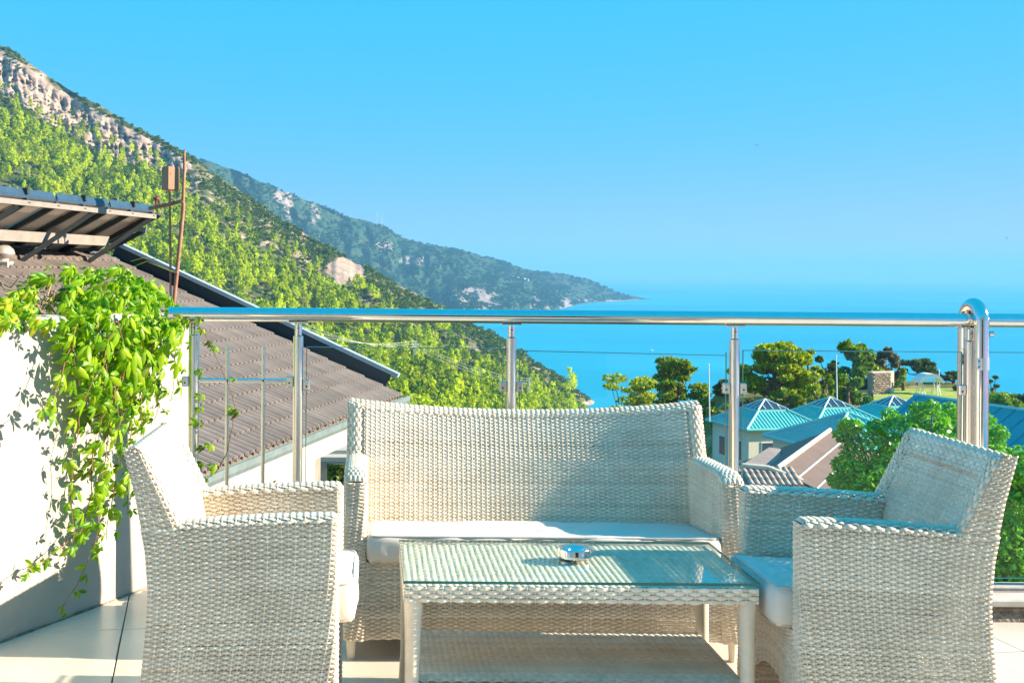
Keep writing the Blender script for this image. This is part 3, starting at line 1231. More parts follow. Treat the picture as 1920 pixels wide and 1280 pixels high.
woven("front_apron", [weave(sofa_apron, SW - 2 * ST, 0.25, flip=1)], sofa)
MB().box((0, 0.25, 0.298), (SW - 2 * ST, 0.46, 0.016)).build("seat_deck", WICK, sofa)
for sx in (-1, 1):
    for yy in (0.035, 0.53):
        MB().tube([(sx * (SW / 2 - 0.022), yy, 0.075), (sx * (SW / 2 - 0.022), yy, 0.0)], [0.017, 0.013], 12).build("leg", WICK, sofa, True)
cushion(((SX0 + SX1) / 2, SY + 0.225, 0.342), -PI / 2, 0.47, SW - 2 * ST - 0.01, 0.088, "long cream cushion along the sofa seat, half of it in blue shade", 9, 0.040, crown=0.008)

# ------------------------------------------------------------------ coffee table
TX0, TX1, TY0, TY1, TZ = 0.095, 1.046, 3.335, 3.85, 0.432
tb = thing("coffee_table", "low wicker coffee table with a green-edged glass top and woven shelf", "table", ((TX0 + TX1) / 2, (TY0 + TY1) / 2, 0))
hx, hy = (TX1 - TX0) / 2, (TY1 - TY0) / 2
MB().add([(-hx, -hy, TZ), (hx, -hy, TZ), (hx, hy, TZ), (-hx, hy, TZ)], [(0, 1, 2, 3)]).build("glass_top", TGLASS, tb)
m = MB()
for a, b in (((-hx, -hy), (hx, -hy)), ((hx, -hy), (hx, hy)), ((hx, hy), (-hx, hy)), ((-hx, hy), (-hx, -hy))):
    m.add([(*a, TZ - 0.008), (*b, TZ - 0.008), (*b, TZ - 0.0003), (*a, TZ - 0.0003)], [(0, 1, 2, 3)])
m.build("glass_edge", TEDGE, tb)
zt = TZ - 0.016
fx, fy = hx - 0.004, hy - 0.004
woven("woven_top", [weave(patch4((-fx, -fy, zt), (fx, -fy, zt), (fx, fy, zt), (-fx, fy, zt)), 2 * fx, 2 * fy, flip=1, pv=0.0075, sub=3)], tb)
Pa = []
for (a, b) in (((-fx, -fy), (fx, -fy)), ((fx, -fy), (fx, fy)), ((fx, fy), (-fx, fy)), ((-fx, fy), (-fx, -fy))):
    L = math.hypot(b[0] - a[0], b[1] - a[1])
    Pa.append(weave(patch4((*a, zt - 0.042), (*b, zt - 0.042), (*b, zt), (*a, zt)), L, 0.042, pu=0.0225, pv=0.0105, A=0.003, flip=1))
woven("apron", Pa, tb)
MB().box((0, 0, zt - 0.026), (2 * fx - 0.012, 2 * fy - 0.012, 0.028)).build("top_frame", WICK, tb)


def ring_leg(pts, rads):
    """leg wrapped in thin wicker: a ribbed tube"""
    P0, n = [], 44
    pts = np.array(pts)
    t = np.linspace(0, 1, len(pts))
    cs, rs = [], []
    for i in range(n * 2 + 1):
        u = i / (2 * n)
        cs.append([np.interp(u, t, pts[:, k]) for k in range(3)])
        rs.append(float(np.interp(u, t, rads)) * (1 + (0.06 if i % 2 else -0.05)))
    return MB().tube(cs, rs, 12)


for sx in (-1, 1):
    for sy in (-1, 1):
        x, y = sx * (fx - 0.024), sy * (fy - 0.024)
        ring_leg([(x, y, zt - 0.036), (x + sx * 0.001, y, 0.26), (x + sx * 0.004, y, 0.10), (x + sx * 0.010, y + sy * 0.004, 0.0)], [0.026, 0.021, 0.018, 0.017]).build("leg", WICK, tb, True, 80)
zs = 0.158
woven("shelf", [weave(patch4((-fx + .03, -fy + .02, zs), (fx - .03, -fy + .02, zs), (fx - .03, fy - .02, zs), (-fx + .03, fy - .02, zs)), 2 * fx - .06, 2 * fy - .04, flip=1, sub=3)], tb)
MB().box((0, 0, zs - 0.013), (2 * fx - 0.07, 2 * fy - 0.05, 0.012)).build("shelf_frame", WICK, tb)
for sx, sy in ((-1, 1), (1, 1), (-1, -1), (1, -1)):
    MB().lathe([(0.010, 0), (0.012, 0.002), (0.012, 0.0055), (0.010, 0.007)], 14, (sx * (hx - 0.04), sy * (hy - 0.04), TZ - 0.0155)).build("suction_pad", GLASS, tb, True)

ac = at(1082, 1034, 3.62)
ash = thing("ashtray", "round polished steel ashtray with a holed lid on the glass table", "ashtray", (0.597, 3.62, TZ + 0.001))
MB().lathe([(0.046, 0), (0.050, 0.003), (0.0505, 0.024), (0.048, 0.029), (0.0475, 0.0285), (0.046, 0.022), (0.044, 0.006)], 40, close=False).build("bowl", CHROME, ash, True, 50)
MB().lathe([(0.0475, 0.027), (0.043, 0.030), (0.026, 0.026), (0.021, 0.021), (0.019, 0.012)], 40, close=False).build("lid", CHROME, ash, True, 50)
MB().lathe([(0.0, 0.006), (0.043, 0.006)], 24, close=False).build("ash_bed", BLACK, ash)

# ------------------------------------------------------------------ railing
RY = 4.78
RZ = CH - 0.163 + 0.0                       # axis of the handrail
rail = thing("balcony_railing", "stainless steel balcony railing with glass panels behind the sofa", "railing", (0, RY, 0))
MB().tube([(-0.765, 0, RZ), (4.3, 0, RZ)], 0.0265, 24).build("handrail", CHROME, rail, True)
m = MB().tube([(-0.18, 0, RZ), (-0.179, 0, RZ)], 0.0268, 24).build("handrail_joint", CHROME, rail, True)
posts = [-0.669, -0.272, 0.541, 1.392, 2.29, 3.1]
for i, x in enumerate(posts):
    p = MB().tube([(x, 0, 0.08), (x, 0, 1.005)], 0.0195, 20).build("post", BRUSH, rail, True)
    MB().tube([(x, 0, 1.005), (x, 0, 1.010), (x, 0, 1.052)], [0.019, 0.0135, 0.0135], 16).build("pin", CHROME, p, True)
    MB().box((x, 0, RZ - 0.0285), (0.075, 0.030, 0.005), 0.001).build("saddle", CHROME, p)
    MB().lathe([(0.045, 0.08), (0.045, 0.086), (0.024, 0.092), (0.0205, 0.10)], 20, (x, 0, 0)).build("base_flange", CHROME, p, True)
    MB().lathe([(0.0042, 0), (0.0042, 0.003)], 8, (x, -0.0135, 1.035)).build("screw", BLACK, p)


def clamp(x, sgn, z, parent, w=0.026):
    o = MB().box((x + sgn * (0.0185 + w / 2), 0, z), (w, 0.026, 0.040), 0.003).build("glass_clamp", BRUSH, parent)
    mm = MB().lathe([(0.0035, 0), (0.0035, 0.0015)], 10)
    mm.v = [(x + sgn * (0.0185 + w * 0.55) + p[0], -0.0135 - p[2], z - 0.004 + p[1]) for p in mm.v]
    mm.build("screw", BLACK, o)
    return o


ZC, GT, GB = 0.820, 0.965, 0.105
pan = [(-0.272, 0.541), (0.541, 1.392), (1.392, 2.29), (2.29, 3.1)]
for k, (a, b) in enumerate(pan):
    x0, x1 = a + 0.032, b - 0.032
    zt_ = GT - (0.008 if k == 1 else 0)
    g = MB().add([(x0, 0.0, GB), (x1, 0.0, GB), (x1, 0.0, zt_ - (0.012 if k == 1 else 0)), (x0, 0.0, zt_)], [(0, 1, 2, 3)]).build("glass_panel", GLASS, rail)
    e = MB()
    t = 0.004
    for (p, q) in (((x0, zt_), (x1, zt_ - (0.012 if k == 1 else 0))), ((x0, GB), (x1, GB)), ((x0, GB), (x0, zt_)), ((x1, GB), (x1, zt_))):
        dx, dz = q[0] - p[0], q[1] - p[1]
        L = math.hypot(dx, dz)
        nx_, nz_ = -dz / L * 0.0014, dx / L * 0.0014
        e.hexa([(p[0] - nx_, -t, p[1] - nz_), (q[0] - nx_, -t, q[1] - nz_), (q[0] - nx_, t, q[1] - nz_), (p[0] - nx_, t, p[1] - nz_),
                (p[0] + nx_, -t, p[1] + nz_), (q[0] + nx_, -t, q[1] + nz_), (q[0] + nx_, t, q[1] + nz_), (p[0] + nx_, t, p[1] + nz_)])
    e.build("glass_rim", GEDGE, g)
    clamp(a if k != 3 else a, 1, ZC, rail)
    clamp(b if k != 2 else b, -1, ZC, rail)
    clamp(a if k != 3 else a, 1, 0.22, rail)
    clamp(b, -1, 0.22, rail)
# bars in place of glass at the left end
clamp(-0.669, -1, ZC + 0.01, rail)
clamp(-0.272, -1, ZC + 0.012, rail)
MB().tube([(-0.655, 0, 0.836), (-0.31, 0, 0.836)], 0.0085, 14).build("cross_bar", CHROME, rail, True)
for x in (-0.541, -0.404):
    MB().tube([(x, 0.0, 0.20), (x, 0.0, 0.967)], 0.0078, 14).build("upright_bar", BRUSH, rail, True)
    mm = MB().lathe([(0.004, 0), (0.004, 0.002)], 8)
    mm.v = [(x + p[0], -0.0088 - p[2], 0.836 + p[1]) for p in mm.v]
    mm.build("screw", BLACK, rail)
MB().tube([(-0.655, 0, 0.23), (-0.29, 0, 0.23)], 0.0085, 14).build("cross_bar", CHROME, rail, True)

# steel hoop standing astride the handrail
hp = thing("steel_hoop", "thick polished steel hoop bent over the handrail at the right", "grab hoop", (2.29, RY, 0))
ya, yb_ = -0.056, 0.056
xa, xb = 0.016, 0.008
pts = [(xa, ya, 0.06), (xa, ya, 0.6), (xa, ya, 1.085)]
for i in range(1, 14):
    a = PI * i / 14
    k = (1 - math.cos(a)) / 2
    pts.append((xa + (xb - xa) * k, ya + (yb_ - ya) * k, 1.085 + 0.060 * math.sin(a)))
pts += [(xb, yb_, 1.085), (xb, yb_, 0.6), (xb, yb_, 0.06)]
MB().tube(pts, 0.0270, 24).build("tube", CHROME, hp, True)
for (x, y, z) in ((xa, ya, 0.925), (xb, yb_, 0.935)):
    MB().tube([(x, y, z - 0.022), (x, y, z + 0.022)], 0.0285, 24).build("collar", BRUSH, hp, True)
    MB().box((x - 0.022, y - 0.0235, z), (0.016, 0.010, 0.042), 0.002).build("collar_lug", BRUSH, hp)
    mm = MB()
    for zz in (-0.010, 0.011):
        mm.box((x - 0.022, y - 0.030, z + zz), (0.005, 0.004, 0.005), 0.001)
    mm.build("screw_pair", BLACK, hp)
MB().box((xb + 0.012, yb_ - 0.060, 0.825), (0.028, 0.005, 0.044), 0.001).build("plate", BRUSH, hp)
br = MB().box((xa + 0.034, ya + 0.03, 1.040), (0.010, 0.03, 0.055), 0.002).build("bracket", CHROME, hp)
mm = MB().tube([(xa + 0.038, ya + 0.02, 1.038), (xa + 0.052, ya + 0.02, 1.038), (xa + 0.060, ya + 0.02, 1.036)], [0.012, 0.013, 0.006], 14)
mm.build("bolt", CHROME, br, True)

# ------------------------------------------------------------------ the house the terrace belongs to (behind the camera)
hw = thing("house_wall", "cream rendered house wall with a glazed door behind the camera", "house wall", (0, -1.5, 0))
PEACH = surf("cream_render", (0.80, 0.66, 0.52), (0.72, 0.58, 0.45), 2, 0.9, bump=0.2, bscale=40)
m = MB()
for x0, x1, z0, z1 in ((-3.2, 0.2, 0, 3.2), (2.1, 4.2, 0, 3.2), (0.2, 2.1, 2.25, 3.2)):
    m.box(((x0 + x1) / 2, -0.13, (z0 + z1) / 2), (x1 - x0, 0.25, z1 - z0))
m.build("wall", PEACH, hw)
d = MB()
for x0, x1 in ((0.2, 0.26), (1.12, 1.18), (2.04, 2.1)):
    d.box(((x0 + x1) / 2, -0.10, 1.125), (x1 - x0, 0.06, 2.25))
for z0, z1 in ((0, 0.09), (2.17, 2.25)):
    d.box((1.15, -0.101, (z0 + z1) / 2), (1.9, 0.056, z1 - z0))
d.build("door_frame", surf("door_brown", (0.20, 0.10, 0.05), (0.13, 0.06, 0.03), 6, 0.5), hw)
MB().add([(0.26, -0.1, 0.09), (2.04, -0.1, 0.09), (2.04, -0.1, 2.17), (0.26, -0.1, 2.17)], [(0, 1, 2, 3)]).build("pane", surf("dark_door_glass", (0.03, 0.035, 0.04), (0.02, 0.022, 0.025), 2, 0.06), hw)

# ------------------------------------------------------------------ creeper wall on the left
WA = Vector((-1.237, 4.19, 0))
WD = Vector((0.434, 0.901, 0)).normalized()
WN = Vector((0.901, -0.434, 0)).normalized()
K0, K1 = -1.6, 1.12


def wp(k, z, off=0.0):
    p = WA + WD * k + WN * off
    return Vector((p.x, p.y, z))


gw = thing("garden_wall", "white rendered planter wall under the green creeper at the left", "wall")
vs, fs = [], []
ks = np.linspace(K0, K1, 40)
tops = [1.078 + 0.012 * math.sin((k + 0.25) * 2.4) for k in ks]
for off in (0.0, -0.16):
    for k, zt_ in zip(ks, tops):
        for z, o2 in ((-0.01, 0), (0.4, 0), (0.8, 0), (zt_ - 0.025, 0), (zt_ - 0.006, -0.008 if off == 0 else 0.008), (zt_, -0.028 if off == 0 else 0.028)):
            vs.append(wp(k, z, off + o2 + (float(vnoise(k * 7, z * 7, 3)) - .5) * 0.004))
n = len(ks)
for s in range(2):
    for i in range(n - 1):
        for j in range(5):
            a = s * n * 6 + i * 6 + j
            q = (a, a + 6, a + 7, a + 1)
            fs.append(q if s == 0 else q[::-1])
for i in range(n - 1):
    a, b = i * 6 + 5, n * 6 + i * 6 + 5
    fs.append((a, a + 6, b + 6, b))
for i in (0, n - 1):
    for j in range(5):
        a, b = i * 6 + j, n * 6 + i * 6 + j
        fs.append((a, a + 1, b + 1, b))
MB().add(vs, fs).build("wall", WALLW, gw, True, 50)
vs, fs = [], []
nb_ = 90
for i in range(nb_):
    k = K0 + (K1 - K0) * i / (nb_ - 1)
    h = 0.002 + 0.010 * float(vnoise(k * 31, 0.5, 8))
    vs += [wp(k, -0.004, 0.006 + 0.007 * float(vnoise(k * 23, 2.5, 9))), wp(k, h, 0.003)]
for i in range(nb_ - 1):
    fs.append((2 * i, 2 * i + 2, 2 * i + 3, 2 * i + 1))
MB().add(vs, fs).build("crumbling_foot", GRIME, gw, True)
MB().box(tuple(wp(-0.3, 0.99, -0.46)), (0.55, 2.6, 0.12), 0.0, Matrix.Rotation(-math.atan2(0.434, 0.901), 3, 'Z')).build("soil", surf("dry_soil", (0.16, 0.11, 0.07), (0.08, 0.055, 0.035), 30, 0.95, bump=1, bscale=60, bdist=0.03), gw)

# ------------------------------------------------------------------ the creeper
VLEAF = leafy("creeper_leaf", (0.07, 0.28, 0.006), (0.42, 0.62, 0.02), trans=0.48, rough=0.38, tcol=(0.95, 1.0, 0.25), spec=0.45)
VYEL = leafy("creeper_leaf_young", (0.34, 0.46, 0.02), (0.56, 0.58, 0.05), trans=0.45, rough=0.4, tcol=(1, 1, 0.3))
VSTEM = surf("creeper_stem", (0.30, 0.10, 0.06), (0.16, 0.10, 0.04), 30, 0.7)
TWIG = surf("dry_twig", (0.42, 0.29, 0.18), (0.24, 0.15, 0.09), 20, 0.9)


def leaflet(L, Wd, fold, droop):
    """one folded, drooping leaflet along -y; z towards the viewer"""
    ys = [0, 0.22, 0.55, 0.82, 1.0]
    ws = [0.02, 0.74, 1.0, 0.55, 0.0]
    vs, fs = [], []
    for y, w in zip(ys, ws):
        z = -droop * L * y * y
        if w > 0.01:
            vs += [(-w * Wd / 2, -y * L, z - fold * w * Wd / 2), (0, -y * L, z), (w * Wd / 2, -y * L, z - fold * w * Wd / 2)]
        else:
            vs.append((0, -y * L, z))
    for i in range(3):
        a = i * 3
        fs += [(a, a + 3, a + 4, a + 1), (a + 1, a + 4, a + 5, a + 2)]
    fs += [(9, 12, 10), (10, 12, 11)]
    return vs, fs


def leaf_mesh(seed, mat):
    r = random.Random(seed)
    m = MB()
    for ang, sc in ((0, 1.0), (52, 0.92), (-52, 0.92), (102, 0.66), (-102, 0.66)):
        ang += r.uniform(-9, 9)
        L = 0.054 * sc * r.uniform(0.8, 1.2)
        v, f = leaflet(L, L * r.uniform(0.36, 0.44), r.uniform(0.4, 1.0), r.uniform(0.2, 0.75))
        rot = Matrix.Rotation(R(ang), 3, 'Z') @ Matrix.Rotation(R(r.uniform(5, 40)), 3, 'X')
        m.add([rot @ (Vector(p) + Vector((0, -0.006, 0))) for p in v], f)
    return m.mesh("leaf", mat, True)


VOLD = leafy('creeper_leaf_old', (0.03, 0.13, 0.006), (0.16, 0.24, 0.02), trans=0.3, rough=0.4)
LEAVES = [leaf_mesh(i, VLEAF) for i in range(6)] + [leaf_mesh(40 + i, VOLD) for i in range(1)] + [leaf_mesh(20 + i, VYEL) for i in range(2)]
vine = thing("creeper", "bright green five-leaved creeper hanging over the white wall", "creeper")


def wall_px(px_, py_, off):
    """point on the plane parallel to the wall, off metres in front of it, seen at this pixel"""
    dv = at(px_, py_, 1.0) - Vector((0, 0, CH))
    o = WA + WN * off
    t = (o - Vector((0, 0, CH))).dot(WN) / dv.dot(WN)
    return Vector((0, 0, CH)) + dv * t


STR = [([(205, 590), (200, 700), (205, 800), (190, 900), (182, 1000), (150, 1090), (112, 1150)], 0.10),
       ([(180, 590), (165, 720), (140, 830), (130, 930), (138, 1020)], 0.08),
       ([(150, 590), (122, 680), (95, 750), (70, 785)], 0.13),
       ([(240, 590), (245, 700), (250, 800), (238, 880), (238, 955)], 0.09),
       ([(280, 600), (290, 690), (300, 750), (288, 790)], 0.10),
       ([(318, 600), (332, 680), (322, 745)], 0.07),
       ([(172, 840), (175, 910), (160, 985), (105, 1035), (32, 1082)], 0.07),
       ([(262, 600), (228, 710), (185, 800)], 0.14),
       ([(215, 600), (190, 690), (150, 765)], 0.15),
       ([(300, 600), (270, 690), (240, 760), (215, 830)], 0.12),
       ([(228, 830), (216, 900), (208, 960), (196, 1010)], 0.08),
       ([(160, 600), (170, 690), (190, 770), (175, 850)], 0.11),
       ([(250, 610), (275, 680), (262, 760), (272, 850)], 0.12),
       ([(330, 585), (345, 620), (338, 660)], 0.05),
       ([(130, 600), (140, 680), (150, 740)], 0.10),
       ([(225, 600), (235, 670), (215, 740), (222, 800)], 0.16)]
spots = []                                   # (position, normal, up, scale, young)
sm = MB()
for pts_, off in STR:
    P = [wall_px(x, y, off + 0.02 * math.sin(i * 2.1 + x)) for i, (x, y) in enumerate(pts_)]
    L = [0.0]
    for a, b in zip(P, P[1:]):
        L.append(L[-1] + (b - a).length)
    n = max(4, int(L[-1] / 0.037))
    fine = []
    for i in range(n + 1):
        s = L[-1] * i / n
        q = Vector([np.interp(s, L, [p[k] for p in P]) for k in range(3)])
        q += Vector((random.uniform(-1, 1), random.uniform(-1, 1), random.uniform(-1, 1))) * 0.006
        fine.append(q)
    sm.tube(fine, [0.0028 - 0.0016 * i / n for i in range(n + 1)], 5)
    for i, q in enumerate(fine):
        f = i / n
        side = 1 if i % 2 else -1
        pos = q + WD * side * random.uniform(0.01, 0.045) + WN * random.uniform(0.0, 0.04)
        spots.append((pos, 0.75 + 0.45 * math.sin(PI * min(f * 1.2 + 0.12, 1)) - 0.35 * max(0, f - 0.75) * 2, f > 0.9))
for i in range(105):                           # thicker part of the curtain
    x, y = random.uniform(120, 335), 600 + 200 * random.random() ** 1.3
    if abs(x - 225) / 110 > 1.15 - (y - 600) / 330:
        continue
    spots.append((wall_px(x, y, random.uniform(0.04, 0.16)), random.uniform(0.7, 1.15), False))
for i in range(320):                          # the mound on top of the wall
    x = random.uniform(-40, 342)
    top = np.interp(x, [-40, 0, 30, 60, 95, 130, 180, 215, 250, 300, 345], [545, 552, 540, 526, 498, 492, 500, 500, 498, 528, 580])
    y = top + (612 - top) * random.random() ** 0.8
    if 75 < x < 140 and 530 < y < 592 and random.random() < 0.85:
        continue
    back = (612 - y) / 120 * 0.36 + random.uniform(-0.06, 0.10)
    spots.append((wall_px(x, y, 0.08 - back), random.uniform(0.75, 1.2), x < 120 and y > 545))
for i in range(85):                          # dense shoulder above the railing's end
    x = random.uniform(120, 342)
    top = np.interp(x, [120, 180, 215, 250, 300, 345], [496, 502, 502, 500, 530, 582])
    y = top + (610 - top) * random.random()
    spots.append((wall_px(x, y, 0.10 - (612 - y) / 120 * 0.30 + random.uniform(-0.03, 0.08)), random.uniform(0.7, 1.15), False))
lf = []
for pos, sc, young in spots:
    sc *= random.choice((0.6, 0.8, 0.95, 1.0, 1.15))
    N = (WN * random.uniform(0.5, 1.1) + Vector((0, 0, random.uniform(-0.1, 0.75))) + Vector((random.uniform(-.6, .6), random.uniform(-.7, .3), 0))).normalized()
    up = Vector((random.uniform(-0.45, 0.45), random.uniform(-0.45, 0.45), 1)).normalized()
    xr = up.cross(N).normalized()
    up = N.cross(xr)
    me = random.choice(LEAVES[7:] if (young and random.random() < 0.75) else LEAVES[:7])
    M_ = Matrix((xr, up, N)).transposed().to_4x4()
    M_.translation = pos
    lf.append((pos.y / max(sc, 0.4), me, M_ @ Matrix.Scale(sc, 4)))
# the young shoot that has climbed over to the railing bars
shoot = [at(338, 597, 4.75), at(372, 610, 4.74), (at(392, 640, 4.74)), at(410, 680, 4.74), at(428, 720, 4.75), at(440, 760, 4.75), at(436, 800, 4.76), at(425, 850, 4.77), at(405, 885, 4.77), at(378, 903, 4.77)]
sm.tube(shoot, 0.0016, 5)
for (x, y, sc) in ((374, 606, .5), (380, 622, .62), (397, 645, .55), (404, 655, .62), (441, 716, .4), (436, 768, .55), (447, 775, .75), (378, 700, .7), (377, 770, .72), (374, 795, .8), (382, 842, .6), (396, 838, .7), (380, 870, .8), (402, 876, .75), (388, 900, .7), (378, 745, .7), (338, 598, .8), (352, 604, .7)):
    N = Vector((0.55, -0.7, random.uniform(0, 0.4))).normalized()
    up = Vector((random.uniform(-.3, .3), 0, 1))
    xr = up.cross(N).normalized()
    M_ = Matrix((xr, N.cross(xr), N)).transposed().to_4x4()
    M_.translation = at(x, y - 6, 4.74)
    lf.append((0, random.choice(LEAVES[:7]), M_ @ Matrix.Scale(sc, 4)))
sm.build("stems", VSTEM, vine, True)
lf.sort(key=lambda a: a[0])
rest_v, rest_f = [], []
for i, (_, me, M_) in enumerate(lf):
    if i < 295:
        o = obj("leaf", me, vine)
        o.matrix_local = M_
    else:
        b = len(rest_v)
        rest_v += [tuple(M_ @ v.co) for v in me.vertices]
        rest_f += [tuple(b + j for j in p.vertices) for p in me.polygons]
if rest_v:
    me = MB().add(rest_v, rest_f).mesh("foliage", VLEAF, True)
    obj("foliage", me, vine, "stuff")
# bare woody stems and dry litter in the planter
tw = MB()
for i in range(60):
    a = wall_px(random.uniform(70, 145), random.uniform(545, 592), -0.12 + random.uniform(-0.05, 0.08))
    b = a + Vector((random.uniform(-.06, .06), random.uniform(-.06, .06), random.uniform(-.03, .05)))
    tw.tube([a, (a + b) / 2 + Vector((0, 0, random.uniform(-.01, .02))), b], [0.003, 0.0025, 0.0015], 5)
for i in range(14):
    a = wall_px(random.uniform(0, 60), random.uniform(525, 560), -0.2)
    b = a + Vector((random.uniform(-.08, .08), random.uniform(-.05, .05), random.uniform(.0, .06)))
    tw.tube([a, b], [0.002, 0.0012], 4)
o = tw.build("dry_twigs", TWIG, vine, True)
o["kind"] = "stuff"
# thin tendrils waving above
td = MB()
for pts_ in ([(245, 490), (270, 483), (300, 486), (340, 485), (365, 483)], [(250, 500), (275, 490), (300, 500), (325, 510)], [(335, 470), (348, 468), (352, 478), (345, 486), (362, 490), (358, 498)]):
    td.tube([at(x, y, 4.9) for x, y in pts_], 0.0011, 4)
td.build("tendrils", VYEL, vine, True)

# ------------------------------------------------------------------ neighbouring house with the tiled roof
C = at(745, 745, 20.0)
G_ = at(400, 880, 12.62)
E = (G_ - C)
E.z = 0
E.normalize()                                   # along the eave, towards the camera
Gh = Vector((-E.y, E.x, 0))
if Gh.x > 0:
    Gh = -Gh                                    # up the slope, in plan
PITCH = math.atan2(2.21, 5.2)
UP = (Gh * math.cos(PITCH) + Vector((0, 0, math.sin(PITCH)))).normalized()
NRM = Vector((0, 0, 1)) * math.cos(PITCH) - Gh * math.sin(PITCH)
NRM.normalize()
SL = 5.42
nh = thing("tiled_house", "neighbouring white house under a brown ribbed tile roof with steel gutter", "house")
TILE = surf("brown_concrete_tile", (0.215, 0.183, 0.168), (0.135, 0.113, 0.104), 3.5, 0.85, bump=0.3, bscale=60, bdist=0.004, per_object=0.17)
DARKF = surf("dark_verge_metal", (0.020, 0.040, 0.050), (0.014, 0.028, 0.036), 3, 0.6)
CAPF = surf("pale_metal_capping", (0.36, 0.43, 0.47), (0.28, 0.35, 0.39), 5, 0.45)
GUTT = surf("grey_gutter", (0.17, 0.22, 0.23), (0.12, 0.16, 0.17), 7, 0.5)
HWHT = surf("house_white", (0.52, 0.48, 0.42), (0.45, 0.41, 0.36), 1.5, 0.85)
deck = MB()
LEN = 13.0
deck.hexa([C - UP * 0 - NRM * 0.14, C + E * LEN - NRM * 0.14, C + E * LEN + UP * SL - NRM * 0.14, C + UP * SL - NRM * 0.14,
           C - NRM * 0.02, C + E * LEN - NRM * 0.02, C + E * LEN + UP * SL - NRM * 0.02, C + UP * SL - NRM * 0.02])
roof = deck.build("roof", TILE, nh)
tw_, tl_, gauge = 0.332, 0.41, 0.335
prof = [(x, 0.085 * abs(math.sin(2 * PI * x / tw_)) ** 0.5) for x in np.linspace(0, tw_ + 0.006, 13)]
tv, tf = [], []
for x, z in prof:
    tv += [(x, 0, z + 0.002 - 0.016), (x, 0, z + 0.020), (x, tl_, z - 0.006)]
for i in range(12):
    a = i * 3
    tf += [(a, a + 3, a + 4, a + 1), (a + 1, a + 4, a + 5, a + 2)]
tile_roof = MB().add(tv, tf).mesh("roof_tile", TILE, False)
RM = Matrix((E, UP, NRM)).transposed()
if RM.determinant() < 0:
    RM = Matrix((-E, UP, NRM)).transposed()
    flipE = True
else:
    flipE = False
cand = []
for j in range(int(SL / gauge) + 1):
    for i in range(int(LEN / tw_)):
        base = C + E * ((i + (1 if flipE else 0)) * tw_) + UP * (j * gauge - 0.05) + NRM * 0.004
        ctr = base + E * (tw_ / 2) + UP * 0.15
        x, y = proj(ctr)
        if -30 < x < 780 and y < 960:
            cand.append(((base, ctr), x, y))
vis = [c for c in cand if c[1] > 345 or c[2] < 560]
hid = [c for c in cand if not (c[1] > 345 or c[2] < 560)]
vis.sort(key=lambda c: c[0][1].y)
RQ = RM.to_4x4()
for k, c in enumerate(vis):
    if k < 300:
        o = obj("roof_tile", tile_roof, roof)
        M_ = RQ.copy()
        M_.translation = c[0][0]
        o.matrix_local = M_
rv, rf = [], []
for c in vis[300:] + hid:
    b = len(rv)
    rv += [tuple(RM @ v.co + c[0][0]) for v in tile_roof.vertices]
    rf += [tuple(b + q for q in p.vertices) for p in tile_roof.polygons]
if rv:
    obj("roof_tiling", MB().add(rv, rf).mesh("roof_tiling", TILE, False), roof, "stuff")
# upstand along the verge, gutter, fascia, wall
V0, V1 = C + UP * 0.26 - E * 0.06, C + UP * (SL + 0.1) - E * 0.06
MB().hexa([V0 - NRM * 0.15, V0 - E * 0.10 - NRM * 0.15, V1 - E * 0.10 - NRM * 0.15, V1 - NRM * 0.15, V0 + NRM * 0.28, V0 - E * 0.10 + NRM * 0.28, V1 - E * 0.10 + NRM * 0.28, V1 + NRM * 0.28]).build("verge_upstand", DARKF, nh)
V0, V1 = V0 - UP * 0.12 + E * 0.03, V1 + UP * 0.04 + E * 0.03
MB().hexa([V0 + NRM * 0.283, V0 - E * 0.16 + NRM * 0.283, V1 - E * 0.16 + NRM * 0.283, V1 + NRM * 0.283, V0 + NRM * 0.345, V0 - E * 0.16 + NRM * 0.345, V1 - E * 0.16 + NRM * 0.345, V1 + NRM * 0.345]).build("verge_capping", CAPF, nh)
gp = MB()
gv, gf = [], []
sec = [(0.02, 0.0), (0.02, -0.09), (-0.03, -0.115), (-0.085, -0.10), (-0.105, -0.05), (-0.105, 0.015), (-0.12, 0.015), (-0.12, 0.03), (-0.095, 0.03), (-0.09, -0.04), (-0.075, -0.085), (-0.03, -0.098), (0.005, -0.08), (0.008, 0.0)]
for L_ in (-0.45, LEN):
    for a, b in sec:
        gv.append(C + E * L_ + Gh * a + Vector((0, 0, b - 0.03)))
ns_ = len(sec)
for i in range(ns_):
    gf.append((i, (i + 1) % ns_, ns_ + (i + 1) % ns_, ns_ + i))
gf += [tuple(range(ns_)), tuple(range(ns_, 2 * ns_))]
gp.add(gv, gf).build("gutter", GUTT, nh)


def slab(p, q, d1, d2, w):
    """vertical board from p to q (eave line), z from d1 to d2, thickness w inwards"""
    return [p + Vector((0, 0, d2)), q + Vector((0, 0, d2)), q + Gh * w + Vector((0, 0, d2)), p + Gh * w + Vector((0, 0, d2)),
            p + Vector((0, 0, d1)), q + Vector((0, 0, d1)), q + Gh * w + Vector((0, 0, d1)), p + Gh * w + Vector((0, 0, d1))]


